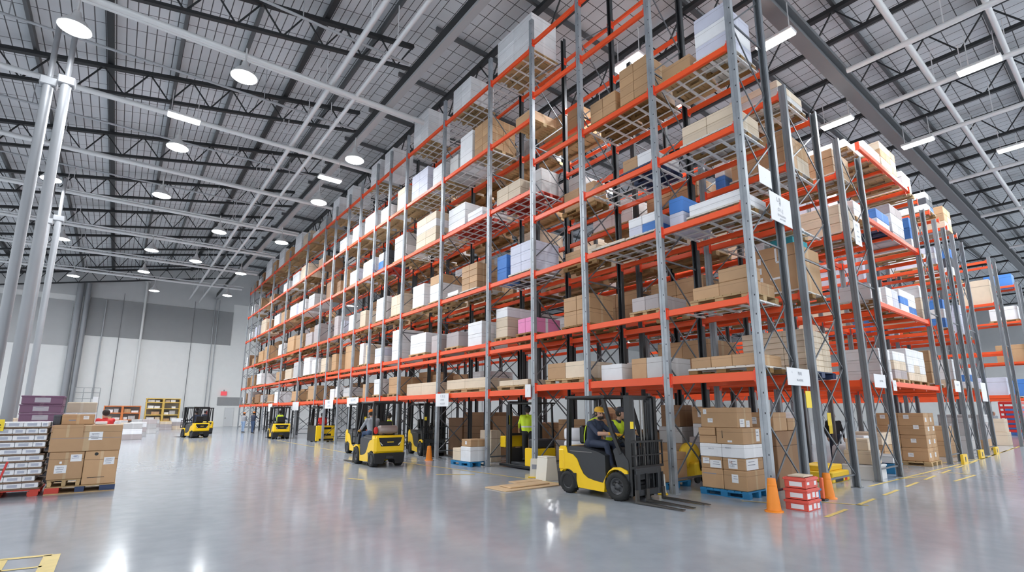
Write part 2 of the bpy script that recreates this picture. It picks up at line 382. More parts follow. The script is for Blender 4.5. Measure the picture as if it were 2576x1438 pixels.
# roof steel
TRUSS = mat('truss_dark_steel', (0.028, 0.03, 0.033), 0.5, 0.2)
PURL = mat('purlin_grey', (0.10, 0.104, 0.11), 0.5, 0.2)
def truss(p0, p1, depth, panel, cw=.17):
    p0 = Vector(p0); p1 = Vector(p1); D = Vector((0,0,-depth)); L = (p1-p0).length; n = max(2, int(L/panel))
    t = MB().bar(p0, p1, cw*1.3, cw).obj('roof_beam', TRUSS); tag(t, kind='structure')
    MB().bar(p0+D, p1+D, cw, cw*.8).obj('lower_chord', TRUSS, t)
    wb = MB()
    for i in range(n):
        a = p0.lerp(p1, i/n); b = p0.lerp(p1, (i+.5)/n) + D; c = p0.lerp(p1, (i+1)/n)
        wb.bar(a, b, .055, .055); wb.bar(b, c, .055, .055)
    wb.obj('web', TRUSS, t)
y = 1.5
while y < Y1:
    truss((XR, y, zroof(XR)-.5), (-.2, y, zroof(-.2)-.5), 1.25, 1.7); y += 7.0
for x in (3.2, 8.4, 13.6, 18.8, 24, 30, 36, 44, 52, 62, 72, 84, 96):
    truss((x, YR, 19.5), (x, Y1, 19.5), 1.5, 2.1, .2)
k = 0; x = -26.4
while x < 0:
    wd = .22 if k % 3 == 0 else .13
    tag(MB().bar((x, YR, zroof(x)-.22), (x, Y1, zroof(x)-.22), wd, .3).obj('roof_beam', PURL if k % 3 else TRUSS), kind='structure'); k += 1; x += 2.45
y = -10.5
while y < Y1:
    tag(MB().bar((0.3, y, 19.8), (X1, y, 19.8), .14, .22).obj('roof_beam', PURL), kind='structure'); y += 4.1
# main girders
GIRD = mat('girder_grey', (0.17, 0.175, 0.185), 0.5, 0.2)
g = tag(MB().box(4.5, X1, .9, 1.4, 14.75, 14.9).obj('roof_beam', GIRD), kind='structure')
MB().box(4.5, X1, 1.08, 1.2, 14.35, 14.75).obj('web', GIRD, g); MB().box(4.5, X1, .93, 1.37, 14.25, 14.35).obj('lower_flange', GIRD, g)
g = tag(MB().box(-1.55, -1.25, YR, Y1, 15.55, 15.68).obj('roof_beam', mat('girder_pale', (.46,.465,.475), .5, .2)), kind='structure')
MB().box(-1.44, -1.36, YR, Y1, 15.68, 16.3).obj('web', TRUSS, g)
# white service pipes under the roof
ORD = ['first','second','third','fourth','fifth','sixth','seventh','eighth','ninth','tenth','eleventh','twelfth','thirteenth','fourteenth','fifteenth','sixteenth','seventeenth','eighteenth','nineteenth','twentieth','twenty-first','twenty-second','twenty-third','twenty-fourth','twenty-fifth','twenty-sixth']
def pipe(p0, p1, r, m, label):
    d = (Vector(p1)-Vector(p0)); n = max(2, int(d.length/7)); 
    t = thing('ceiling_pipe', label, 'pipe', p0)
    MB().cyl((0,0,0), d, r, r, 10).obj('pipe_run', m, t)
    hb = MB()
    for i in range(n):
        q = d*((i+.5)/n); hb.bar(q+Vector((0,0,r)), q+Vector((0,0,1.5)), .03, .03)
    o = hb.obj('hanger', m, t); o['kind'] = 'stuff'
for i, y in enumerate((14.2, 20.2, 26.6, 33.2, 40.0, 47.0, 54.5)):
    pipe((XR+.5, y, 14.3), (-.15 if y < 30 else -.5, y, 14.75), .11, PIPEW, 'thick white pipe crossing under the left roof, %s from the near end' % ORD[i])
    pipe((XR+.5, y+.95, 14.75), (-.2, y+.95, 15.25), .06, PIPEW, 'thin white pipe beside a thick one under the left roof, %s from near end' % ORD[i])
    if i < 4: pipe((XR+.5, y-2.1, 15.1), (-2, y-2.1, 15.6), .05, PIPEG, 'slim grey pipe between white pipes under the left roof, %s from near end' % ORD[i])
pipe((-4.3, -8, 14.95), (-4.3, Y1-1, 14.95), .10, PIPEW, 'white pipe running lengthways over the open aisle, nearer the forklifts')
pipe((-3.3, -8, 14.75), (-3.3, Y1-1, 14.75), .085, PIPEW, 'white pipe running lengthways over the open aisle, nearer the racks')
for i, x in enumerate((10.2, 13.8, 18.2, 25, 33, 43, 55)):
    pipe((x, YR+.5, 14.2), (x, .7, 14.2), .10, PIPEW, 'white roof pipe ending at the long girder over the side aisle, %s along' % ORD[i])
for i, y in enumerate((-1.0, -3.1, -6.4)):
    pipe((4, y, 14.55), (X1-1, y, 14.55), .10 - .015*i, PIPEW, 'white pipe parallel to the long girder over the side aisle, %s from it' % ORD[i])
pipe((34, -3.6, 12.6), (60, -3.6, 12.6), .45, PIPEW, 'fat white duct pipe under the roof of the side aisle')

# ------------------------------------------------------------------ light fixtures
LENS = mat('lamp_lens', (1, 1, 1), .4, 0, 0, 0, 8, LENS_EMIT)
SHADE = mat('lamp_shade', (0.62, 0.62, 0.63), .4, .2)
def lamp_data(size, rect, watts):
    l = bpy.data.lights.new('lamp', 'AREA'); l.shape = 'RECTANGLE' if rect else 'DISK'; l.size = size
    if rect: l.size_y = size*.3
    l.energy = watts; l.color = (.94, .975, 1.0)
    return l
LD, LR, LN = lamp_data(.8, False, LAMP_W), lamp_data(1.6, True, LAMP_W*1.15), lamp_data(.8, False, LAMP_W*.26)
LT, LI = lamp_data(.8, False, LAMP_W*.12), lamp_data(.8, False, LAMP_W*.4)
rm = MB().lathe([(.44,0),(.43,.03),(.27,.26),(.14,.38),(.09,.6)], 28).mesh('lamp_shade', [SHADE])
lm = MB().lathe([(.02,-.05),(.28,-.045),(.415,-.005),(.415,.0)], 28).mesh('lens', [LENS])
hm = MB().cyl((0,0,.6),(0,0,1.15),.03,.03,8).mesh('hanger_rod', [SHADE])
brm = MB().box(-.58,.58,-.22,.22,0,.1,.02).mesh('housing', [SHADE])
blm = MB().box(-.55,.55,-.19,.19,-.035,-.002,.01).mesh('lens', [LENS])
bhm = MB().bar((-.45,0,.1),(-.45,0,1.1),.025,.025).mesh('hanger_rod', [SHADE])
bhm2 = MB().bar((.45,0,.1),(.45,0,1.1),.025,.025).mesh('hanger_rod', [SHADE])
def light_fixture(x, y, z, rect, label, rz=0, lamp=True):
    t = thing('linear_light' if rect else 'high_bay_light', label, 'ceiling light', (x, y, z), rz, 'rectangular ceiling lights' if rect else 'round high bay lights')
    if rect:
        inst('housing', brm, (0,0,0), 0, t); inst('lens', blm, (0,0,0), 0, t); inst('hanger_rod', bhm, (0,0,0), 0, t); inst('hanger_rod', bhm2, (0,0,0), 0, t)
    else:
        inst('lamp_shade', rm, (0,0,0), 0, t); inst('lens', lm, (0,0,0), 0, t); inst('hanger_rod', hm, (0,0,0), 0, t)
    if lamp:
        l = bpy.data.objects.new('lamp', LT if (9 < x < 30 and -1 < y < 5) else LI if 2 < x < 8 else LN if (-3.5 < x < -1 or x < -12) else (LR if rect else LD)); COL.objects.link(l); l.parent = t; l.location = (0, 0, -.12)
RND = [(-12.1,14.4,'round light nearest the camera, hung left of the long roof pipes'), (-7.5,13.7,'round light under the nearest thick pipe, above the open floor'),
 (-8.9,20.9,'round light under the second thick pipe, above the open floor'), (-13.7,28.6,'round light glowing behind the tall paired poles'),
 (-9.1,27.5,'round light under the third thick pipe, above the open floor'), (-5.7,32.0,'round light under the fourth thick pipe, above the aisle'),
 (-9.0,39.4,'round light under the fifth thick pipe, above the open floor'), (-6.1,40.6,'round light under the fifth thick pipe, above the aisle'),
 (-14.0,40.2,'dim round light beside the smaller paired poles'), (-2.2,17.1,'round light beside the racks, nearest of the rack row'),
 (-2.0,23.1,'round light beside the racks, second of the rack row'), (-1.9,31.7,'round light beside the racks, third of the rack row'),
 (-2.6,42.4,'round light beside the racks, fourth of the rack row'), (-2.1,52.4,'round light beside the racks, fifth of the rack row'),
 (-14.0,52.2,'round light near the back wall by its paired columns'), (-9.2,46.8,'round light above the open floor, second nearest the back wall'),
 (-8.1,54.5,'round light above the open floor, nearest the back wall')]
for x, y, lb in RND: light_fixture(x, y, 13.45, False, 'glowing ' + lb)
REC = [(-8.9,18.2,0,'boxy light on the second thick pipe over the open floor'), (-2.4,20.0,0,'slim light behind the top white load of the racks'),
 (12.5,-2.5,PI/2,'large light over the side aisle, nearest the camera'), (21.0,-2.3,PI/2,'light over the side aisle, second from the camera'),
 (33.0,-2.3,PI/2,'light over the side aisle, third from the camera'), (47.0,-2.3,PI/2,'light over the side aisle, fourth from the camera'), (64.0,-2.3,PI/2,'light over the side aisle, farthest'),
 (12.5,1.9,PI/2,'light above the end racks, beside the long girder'), (17.1,.3,PI/2,'light above the end racks, second along the girder'), (25.0,1.9,0,'light above the end racks, third along the girder'),
 (4.4,8.1,PI/2,'bright light seen through the upper beams of the front rack'), (2.8,4.9,PI/2,'light behind the brown cartons on the tall rack'),
 (5.3,4.1,PI/2,'light between the brown cartons and the top white load'), (5.7,1.3,PI/2,'light behind the topmost white load of the corner rack'),
 (4.6,15.0,PI/2,'light above the inner racks, third from the corner'), (4.6,24.0,PI/2,'light above the inner racks, fourth from the corner'), (4.6,36.0,PI/2,'light above the inner racks, fifth from the corner'),
 (30.0,14.0,0,'light deep between the end racks')]
for i, x in enumerate((10, 24, 40, 58, 78, 98)):  # mostly hidden fixtures added as fill for rack interiors and far walls
    for j, y in enumerate((12.0, 30.0, 50.0)):
        REC.append((x, y, 0, 'fill light added over inner racks, %s from the camera in the %s line' % (ORD[i], ORD[j])))
for i, x in enumerate((86, 104)): REC.append((x, -3.0, 0, 'light at the far end of the side aisle, %s' % ('nearer', 'last')[i]))
for x, y, rz, lb in REC: light_fixture(x, y, 13.55, True, 'glowing rectangular ' + lb, rz)

# ------------------------------------------------------------------ floor lines
LINE = mat('yellow_floor_paint', (0.74, 0.55, 0.16), .55, 0, 0, .3, 6)
def line(p0, p1, wd=.065):
    d = Vector((p1[0]-p0[0], p1[1]-p0[1], 0)); n = Vector((-d.y, d.x, 0)).normalized()*wd/2
    a = Vector((*p0, .004)); b = Vector((*p1, .004))
    m = MB().add([a-n, b-n, b+n, a+n], [(0,1,2,3)])
    tag(m.obj('floor_marking', LINE), kind='structure')
line((-1.62, 12.4), (-1.18, 8.6)); line((-1.18, 8.6), (-.82, 4.6)); line((-2.38, 8.31), (-1.5, 7.65), .12); line((-4.66, 9.0), (-4.45, 8.5), .1); line((-1.55,30),(-1.62,12.6),.06)
line((.3, .75), (.62, .15)); line((1.35, -.1), (1.7, -1.0)); line((4.6, -.12), (16, -.24)); line((16, -.24), (60, 1.0), .08)
x = -.1
while x < 60:
    fy = lambda q: -.92+.045*q if q < 11 else -.425+.033*(q-11)
    e = x+1.05+.03*x; line((x, fy(x)), (e, fy(e)), .075); x = e+.65+.02*x
line((6.7, -.1), (8.2, -.42)); line((7.4, -1.15), (9.5, -1.2)); line((9.5, -1.2), (9.8, -.55)); line((13.0, .32), (16.5, -.2), .06)
line((-12.0, 4.45), (-10.2, 4.09), .09); line((-10.2, 4.1), (-10.2, 2.4), .16); line((-10.65, 4.15), (-10.62, 2.6), .1); line((-11.5, 3.75), (-10.25, 3.52), .06)
# ------------------------------------------------------------------ pallet racking
NUM = ['zero','one','two','three','four','five','six','seven','eight','nine','ten','eleven','twelve','thirteen','fourteen','fifteen','sixteen','seventeen','eighteen','nineteen','twenty']
_mesh = {}
def beam_mesh(Lg, axis, h=.15, mats=None):
    key = ('beam', round(Lg, 3), axis, h)
    if key not in _mesh:
        b = MB(); w = .055
        def bx(a0, a1, c0, c1, z0, z1, mi=0, bev=0):
            if axis == 'y': b.box(c0, c1, a0, a1, z0, z1, bev, mi)
            else: b.box(a0, a1, c0, c1, z0, z1, bev, mi)
        bx(.012, Lg-.012, -w/2, w/2, -h/2, h/2, 0, .008)
        bx(.012, Lg-.012, w/2, w/2+.03, -h/2, h/2-.045, 0)           # stepped inner ledge
        for a in (0.002, Lg-.014): bx(a, a+.012, -.055, .06, -h/2-.07, h/2+.06, 1)
        bx(.012, .05, -.034, -w/2, -h/2-.02, h/2+.02, 1); bx(Lg-.05, Lg-.012, -.034, -w/2, -h/2-.02, h/2+.02, 1)
        _mesh[key] = b.mesh('beam', [ORANGE, ORANGE2])
    return _mesh[key]
def post_mesh(H, front, big):
    key = ('post', round(H, 2), front, big)
    if key not in _mesh:
        a = .075 if big else .06; c = .055 if big else .05; b = MB()
        prof = [(-c, -a), (c, -a), (c, -a+.03), (-c+.014, -a+.03), (-c+.014, a-.03), (c, a-.03), (c, a), (-c, a), (-c, .02), (-c+.01, .014), (-c+.01, -.014), (-c, -.02)]
        b.prism(prof, 'z', .012, H); b.box(-c-.04, c+.04, -a-.03, a+.03, 0, .012)
        _mesh[key] = b.mesh('upright', [front])
    return _mesh[key]
def brace_obj(x0, x1, y, H, parent, pitch=1.25, m=None, full=True):
    b = MB(); z = .3; k = 0; dy = .016
    b.bar((x0, y, z), (x1, y, z), .028, .04)
    while z + pitch < H:
        a, c = (x0, x1) if k % 2 == 0 else (x1, x0)
        b.bar((a, y+dy, z), (c, y+dy, z+pitch), .022, .032)
        if k < 3 or k in (5, 6): b.bar((c, y-dy, z), (a, y-dy, z+pitch), .022, .032)
        if k % 4 == 3: b.bar((x0, y, z+pitch), (x1, y, z+pitch), .028, .04)
        z += pitch; k += 1
    return b.obj('brace', BRACE, parent)
def rack_y(label, x0, x1, ys, bays, lv_of, H, first_frame=True, front=None, rear=None, group='pallet racking', skip=(), big=True, grid=(), dbl=(), brace=True, first_rear=None):
    """rack row running along y. ys: frame positions; bays: (ya, yb) pairs; lv_of(k): beam levels of bay k"""
    t = thing('pallet_rack', label, 'pallet rack', (x0, ys[0], 0), 0, group)
    front = front or POST; rear = rear or DARKP
    for fi, yy in enumerate(ys):
        f = inst('upright', post_mesh(H, front, big), (0, yy-ys[0], 0), 0, t)
        r = inst('upright', post_mesh(H, first_rear if (first_rear and fi == 0) else rear, big), (x1-x0, yy-ys[0], 0), 0, t); r.rotation_euler.z = PI
        if brace:
            br = brace_obj(.07, x1-x0-.07, 0, H-.2, f)
    a = .077 if big else .062
    for k, (ya, yb) in enumerate(bays):
        Lg = yb-ya-2*a
        for li, z in enumerate(lv_of(k)):
            if (k, li) in skip: continue
            h = .18 if li == 0 else .14
            me = beam_mesh(Lg, 'y', h)
            inst('beam', me, (0, ya+a-ys[0], z), 0, t)
            if (k, li) in dbl: inst('beam', beam_mesh(Lg, 'y', .13), (0, ya+a-ys[0], z-.26), 0, t)
            o = inst('beam', me, (x1-x0, yb-a-ys[0], z), PI, t)
            if (k, li) in grid:
                g = MB(); n = max(3, int((yb-ya)/.42))
                for i in range(n):
                    c = ya+a+.08+(Lg-.16)*i/(n-1)-ys[0]; g.box(.06, x1-x0-.06, c-.03, c+.03, h/2-.03, h/2+.002)
                for c in (.4, .75, 1.1): g.box(c-.02, c+.02, ya+a+.05-ys[0], yb-a-.05-ys[0], h/2-.045, h/2-.03)
                go = g.obj('deck_grid', WHITEBAR, t); go.location.z = z
    return t

P = [0, 2.1, 4.57, 6.75, 9.15, 12.5, 16.0, 17.9, 19.6, 21.8, 23.7, 26, 28, 32, 37, 42, 47, 50, 52.2]
RLV = [2.45, 3.98, 5.95, 7.75, 9.7, 12.1, 14.07]
LLV = [2.35, 4.0, 6.05, 8.75, 11.3, 13.9]
D1 = 1.5
def bays(i, j): return [(P[k], P[k+1]) for k in range(i, j)]
rack_y('tall front pallet rack at the near corner, behind the yellow forklift with its forks out', 0, D1, [P[0], P[1], P[2]], bays(0, 3), lambda k: RLV, 15.4,
       grid={(0,3),(0,2),(0,4),(0,1),(1,4),(1,3),(1,2)}, skip={(0,5),(0,6)}, first_rear=POST2)
rack_y('second section of the front pallet rack, with red pallet undersides and white cartons', 0, D1, P[3:9], bays(3, 8), lambda k: LLV, 15.0,
       grid={(0,3),(0,5),(1,4),(1,5),(0,2),(1,3),(2,5),(2,4),(2,3)}, dbl={(k,1) for k in range(5)})
rack_y('third section of the front pallet rack, behind the two forklifts by the orange cone', 0, D1, P[9:14], bays(8, 13), lambda k: LLV, 14.7, dbl={(k,1) for k in range(3)}, grid={(0,5),(1,5),(2,5)})
rack_y('farthest section of the front pallet rack, ending near the back wall', 0, D1, P[14:19], bays(13, 18), lambda k: LLV, 14.6)
# second row, back to back with the front one, and a third beyond an aisle
P2 = [0, 2.3, 4.6, 6.9, 9.3, 12.7, 16.1, 19.5, 23, 27, 31.5, 37, 42, 47, 52.2]
R2 = [2.45, 4.4, 6.1, 7.6, 9.5, 12.0]
rack_y('second pallet rack row, near end, behind the tall corner rack', 2.42, 4.24, P2[:2], [(0, 2.3)], lambda k: R2[:5], 9.75, front=POST2, rear=POST2, grid={(0,4),(0,3),(0,2)})
rack_y('second pallet rack row, middle part seen through the front rack', 2.42, 4.24, P2[2:8], [(P2[k], P2[k+1]) for k in range(1, 7)], lambda k: R2, 13.2, front=DARKP, rear=DARKP)
rack_y('second pallet rack row, far part seen through the front rack', 2.42, 4.24, P2[8:], [(P2[k], P2[k+1]) for k in range(7, 14)], lambda k: R2, 13.2, front=DARKP, rear=DARKP)
R3 = [2.5, 4.6, 6.6, 8.4]
rack_y('third pallet rack row, near end beside the white crate on the floor', 5.73, 7.45, P2[:4], [(P2[k], P2[k+1]) for k in range(0, 3)], lambda k: R3, 9.5, front=POST2, rear=POST2)
rack_y('third pallet rack row, deep part behind the second row', 5.73, 7.45, P2[4:10], [(P2[k], P2[k+1]) for k in range(3, 9)], lambda k: R3, 9.5, front=DARKP, rear=DARKP, brace=False)
RB = [2.55, 4.9, 7.55, 9.95]
# the end racks along the side aisle
for i, (xa, xb) in enumerate(((12.86, 14.37), (16.06, 17.5), (18.93, 20.67), (27.35, 28.85), (36.0, 37.5))):
    rack_y('end rack standing square to the side aisle, %s after the big brown carton pallet' % ORD[i], xa, xb, [0, 2.5, 7.5, 12.5], [(0, 2.5), (2.5, 7.5), (7.5, 12.5)], lambda k: RB, 9.6 if i < 3 else 10.2, front=POST2, rear=POST2, group='end racks')
t = thing('pallet_rack', 'bridging rack with long beams along the side aisle, above the big brown carton pallet', 'pallet rack', (7.5, 0, 0), 0, 'end racks')
Lb = 12.86-7.45-.24
for z in RB:
    for yy in (0.0, 2.5): inst('beam', beam_mesh(round(Lb, 3), 'x', .14), (.09, yy, z), 0, t)
    for xx in (1.3, 2.7, 4.1): inst('beam', beam_mesh(2.36, 'y', .1), (xx, .07, z), 0, t)
for yy in (0, 2.5):
    inst('upright', post_mesh(9.6, POST2, False), (2.7, yy+.0, 0), 0, t) if yy else None

# ------------------------------------------------------------------ pallets and cartons
def pallet_meshes(kind):
    key = ('pallet', kind)
    if key not in _mesh:
        mt, mr = {'wood': (PWOOD, PWOOD), 'dark': (PWOODD, PWOODD), 'white': (PWHITE, PWOODD), 'blue': (PBLUE, PBLUE), 'red': (PRED, PRED), 'navy': (PNAVY, PNAVY)}[kind]
        d = MB()
        for i in range(7):
            y = -.5+.143*i; d.box(-.5, .5, y+.008, y+.135, .118, .14, 0)
        for x in (-.5, -.06, .38): d.box(x, x+.12, -.5, .5, .096, .118)
        r = MB()
        for y in (-.5, -.07, .36): r.box(-.07, .07, y, y+.14, .02, .096)
        r.box(-.06, .06, -.5, .5, 0, .02)
        _mesh[key] = (d.mesh('deck', [mt]), r.mesh('runner', [mr]))
    return _mesh[key]
def pallet(kind, x0, x1, y0, y1, z, label, group, simple=False):
    t = thing('pallet', label, 'pallet', ((x0+x1)/2, (y0+y1)/2, z), 0, group)
    d, r = pallet_meshes(kind); sx, sy = x1-x0, y1-y0
    o = inst('deck', d, (0,0,0), 0, t); o.scale = (sx, sy, 1)
    for fx in (-.42, 0, .42):
        o = inst('runner', r, (fx*sx, 0, 0), 0, t); o.scale = (sx*.9, sy, 1)
    return t
COUNT = {}
def carton_mesh(dx, dy, dz, col, name):
    key = (round(dx, 3), round(dy, 3), round(dz, 3), col)
    if key not in _mesh: _mesh[key] = MB().box(-dx/2, dx/2, -dy/2, dy/2, 0, dz, .012).mesh(name, [CART[col]])
    return _mesh[key]
KINDNAME = {'brown': 'cardboard_box', 'dkbrown': 'cardboard_box', 'tan': 'pale_carton', 'white': 'white_carton', 'grey': 'grey_carton', 'mauve': 'grey_carton', 'lavender': 'plastic_tote', 'blue': 'plastic_tote', 'dark': 'plastic_tote', 'purple': 'plastic_tote', 'pink': 'printed_carton', 'red': 'plastic_tote', 'teal': 'plastic_tote'}
CATNAME = {'cardboard_box': 'box', 'pale_carton': 'box', 'white_carton': 'box', 'grey_carton': 'box', 'plastic_tote': 'tote', 'printed_carton': 'box'}
NOUN = {'cardboard_box': 'box', 'pale_carton': 'carton', 'white_carton': 'carton', 'grey_carton': 'carton', 'plastic_tote': 'tote', 'printed_carton': 'carton'}
def nwords(s): return len([q for q in s.replace(',', ' ').split() if q])
def carton(col, x0, x1, y0, y1, z0, z1, label, group, rz=0.0, mk=None):
    nm = KINDNAME[col]
    o = inst(nm, mk or carton_mesh(x1-x0, y1-y0, z1-z0, col, nm), ((x0+x1)/2, (y0+y1)/2, z0), rz)
    tag(o, label, CATNAME[nm], group); COUNT[nm] = COUNT.get(nm, 0)+1
    return o
def layer_word(i, n):
    if n == 1: return ''
    if i == n-1: return 'top layer'
    if i == 0: return 'bottom layer'
    return 'middle layer' if n == 3 else ORD[i]+' layer'
def end_word(i, n, a='near end', b='far end'):
    if n == 1: return ''
    if i == 0: return a
    if i == n-1: return b
    return 'mid' if n == 3 else ORD[i]+' along'
def load(x0, x1, y0, y1, z, h, cols, n=(1, 2, 2), where='', which='', pal='wood', group='cartons on the racks', gap=.006, rag=0.0, padw=.05, seed=None):
    """cols: one colour name, or a list used layer by layer / at random. where: at most 7 words; which: at most 2"""
    rnd = random.Random(seed if seed is not None else hash((round(x0,2), round(y0,2), round(z,2))) & 0xffff)
    zz = z
    if pal:
        pallet(pal, x0, x1, y0, y1, z, ' '.join(q for q in ('%s pallet' % {'wood':'wooden','dark':'dark wooden','white':'pale','blue':'blue','red':'red','navy':'navy'}[pal], 'under the', which, 'load,', where) if q), 'pallets on the racks')
        zz = z + .142
    nx, ny, nz = n
    ix, iy = padw, padw
    dx = (x1-x0-2*ix)/nx; dy = (y1-y0-2*iy)/ny; dz = h/nz
    for k in range(nz):
        for j in range(ny):
            for i in range(nx):
                if k == nz-1 and k > 0 and rag and rnd.random() < rag: continue
                if isinstance(cols, str): c = cols
                elif isinstance(cols, tuple): c = cols[k % len(cols)]
                else: c = rnd.choice(cols)
                nm = KINDNAME[c]
                bits = ['%s %s,' % (CNAME[c], NOUN[nm])]
                if layer_word(k, nz): bits.append(layer_word(k, nz))
                if end_word(j, ny): bits.append(end_word(j, ny))
                if nx > 1: bits.append(end_word(i, nx, 'aisle side', 'inner side'))
                tail = (which+' load, ' if which else '')+where
                lab = ' '.join(bits)+', '+tail if len(bits) > 1 else bits[0]+' '+tail
                if nwords(lab) > 16: lab = lab.replace('pale lavender', 'lavender').replace(' load,', ',').replace('pale tan', 'tan').replace('dark brown', 'dark')
                jx, jy = rnd.uniform(-.002, .002), rnd.uniform(-.002, .002)
                carton(c, x0+ix+i*dx+gap/2+jx, x0+ix+(i+1)*dx-gap/2+jx, y0+iy+j*dy+gap/2+jy, y0+iy+(j+1)*dy-gap/2+jy, zz+k*dz, zz+(k+1)*dz-.004, lab, group)
# ------------------------------------------------------------------ what stands on the front rack
def W(b, l): return 'level %s, bay %s, front rack' % (NUM[l], NUM[b+1])
BE = .075
FR = []   # (bay, level, y0, y1, h, cols, n, pallet, x0, x1)
def F(sec, bay, li, y0, y1, h, cols, n=(1,2,2), pal='wood', xa=.12, xb=1.4, rag=0.0):
    lv = RLV if sec == 'R' else LLV
    y0 = max(y0, P[bay]+.1); y1 = min(y1, P[bay+1]-.1)
    FR.append((bay, li, y0, y1))
    same = sum(1 for f in FR if f[0] == bay and f[1] == li)
    z = lv[li] + (.095 if li == 0 else BE)
    load(xa, xb, y0, y1, z, h-(.14 if pal else 0), cols, n, W(bay, li+1), ORD[same-1] if same >= 1 else '', pal, 'cartons on the front rack', rag=rag)
# tall corner section
F('R',0,4,.13,1.0,1.25,('lavender','white'),(1,1,3),'white')
F('R',0,4,1.06,1.95,.5,'brown',(1,1,1),'wood')
F('R',0,3,.13,1.5,.62,'tan',(1,2,2),'white')
F('R',0,2,.13,1.45,.42,'white',(1,1,2),'white')
F('R',0,2,1.5,1.98,.75,('lavender','blue'),(1,1,2),None)
F('R',0,1,.13,1.5,.72,'brown',(2,2,2),'wood',rag=.4)
F('R',0,0,.13,1.65,.38,'brown',(1,3,1),'white')
F('R',1,4,2.25,3.3,1.25,'brown',(1,2,4),'dark')
F('R',1,4,3.36,4.4,.8,'brown',(1,2,2),'dark')
F('R',1,3,2.25,3.3,.5,['white','brown'],(1,2,1),'navy')
F('R',1,2,2.25,3.2,.62,['white','blue','lavender'],(1,2,2),'white')
F('R',1,2,3.25,4.42,.2,'tan',(1,1,1),'white')
F('R',1,1,2.3,3.2,.5,'mauve',(1,2,1),'wood')
F('R',1,0,2.3,3.3,.5,['brown','grey'],(1,2,1),None)
F('R',1,0,3.5,4.3,.42,'white',(1,1,1),None)
F('R',2,1,4.7,5.85,1.0,'brown',(1,2,2),'dark',xa=.3)
F('R',2,3,4.8,6.2,.8,'brown',(1,2,2),'dark',xa=.75)
F('R',2,2,4.8,6.2,.6,['brown','tan'],(1,2,1),'dark',xa=.75)
F('R',2,0,4.8,6.4,.6,['brown','tan'],(1,2,1),'wood')
# second section
F('L',3,5,6.9,9.0,1.62,'white',(1,2,3),'wood')
F('L',4,5,10.75,12.2,1.35,'white',(1,2,4),'wood')
F('L',5,5,14.3,15.85,1.75,'white',(1,2,5),'wood')
F('L',8,5,19.75,21.1,1.5,'white',(1,1,3),'wood')
F('L',10,5,23.85,24.9,1.5,'white',(1,1,2),'wood')
F('L',11,5,26.2,27.5,1.6,['white','tan'],(2,1,3),'wood')
F('L',12,5,28.4,30.0,.9,'grey',(1,1,1),'wood'); F('L',12,5,30.2,31.8,.55,'white',(1,1,1),'wood')
F('L',13,5,32.3,34.2,1.1,['tan','brown'],(1,1,1),'wood'); F('L',13,5,34.6,36.5,1.65,'white',(2,1,2),'wood')
F('L',14,5,37.5,39.4,1.2,'brown',(1,1,1),'wood'); F('L',14,5,39.8,41.6,1.7,'white',(1,1,2),'wood')
F('L',15,5,42.3,43.9,1.25,'brown',(1,1,1),'wood'); F('L',15,5,44.2,46.6,1.9,'white',(1,1,2),'wood')
F('L',3,4,6.95,7.9,.5,'brown',(1,1,1),'wood')
F('L',4,4,9.3,10.5,1.4,'brown',(2,2,4),'wood')
F('L',4,4,10.55,11.55,1.45,['white'],(1,1,2),None); F('L',4,4,11.6,12.35,.85,'grey',(1,1,1),None)
F('L',5,4,14.2,15.85,1.4,'lavender',(2,2,3),'wood'); F('L',5,4,12.7,13.8,1.0,'white',(1,1,2),'wood')
F('L',6,4,16.2,17.4,1.25,'tan',(1,1,1),'wood')
F('L',7,4,18.1,19.4,.9,'white',(1,1,2),'wood')
F('L',8,4,19.8,21.6,1.15,'white',(1,1,1),'wood'); F('L',9,4,22.0,23.5,1.1,'white',(1,1,1),'wood')
F('L',3,3,7.55,9.0,.75,'tan',(2,2,2),'red'); F('L',3,3,6.9,7.45,1.0,'grey',(1,1,2),'red',xa=.5)
F('L',4,3,11.0,12.35,1.1,['white','grey'],(1,1,3),'red'); F('L',4,3,9.8,10.9,.5,'white',(1,1,2),'red')
F('L',5,3,13.3,15.2,1.5,('tan','tan','white','tan'),(2,2,4),'wood')
F('L',6,3,16.1,17.5,1.35,['white','grey'],(1,1,4),'wood')
F('L',7,3,18.1,19.4,1.0,['white','dark','blue'],(1,2,2),'red')
F('L',3,2,6.95,8.2,1.12,'lavender',(1,2,3),'white'); F('L',3,2,8.3,8.95,.95,['blue','dark'],(2,1,2),None)
F('L',4,2,10.1,11.25,1.12,'brown',(2,2,4),'white'); F('L',4,2,11.4,12.3,.3,'white',(1,1,1),'white')
F('L',5,2,12.7,13.75,1.25,('white','white','brown'),(1,1,3),'wood'); F('L',5,2,14.2,15.35,1.15,'white',(2,1,2),'wood')
F('L',6,2,16.2,17.6,1.1,'tan',(1,2,2),'wood')
F('L',7,2,18.1,19.4,1.3,['tan','white'],(1,2,1),'wood')
F('L',3,1,8.25,9.0,1.15,('tan','tan','white'),(1,1,3),'wood'); F('L',3,1,6.95,7.8,.62,['pink','white'],(1,2,1),'dark')
F('L',4,1,9.75,10.75,.9,'white',(2,1,2),None); F('L',4,1,11.3,12.3,.7,'mauve',(1,1,1),'wood')
F('L',5,1,13.9,15.4,1.0,['white','mauve'],(2,1,2),'wood'); F('L',5,1,12.7,13.5,.75,['mauve','grey'],(1,1,1),None)
F('L',6,1,16.3,17.3,1.45,['white'],(1,1,3),None)
F('L',7,1,18.2,19.3,.8,['lavender','white'],(1,1,2),None)
F('L',3,0,7.2,8.8,.32,'tan',(1,2,1),'wood'); F('L',4,0,9.5,12.2,.5,'tan',(1,2,1),'wood')
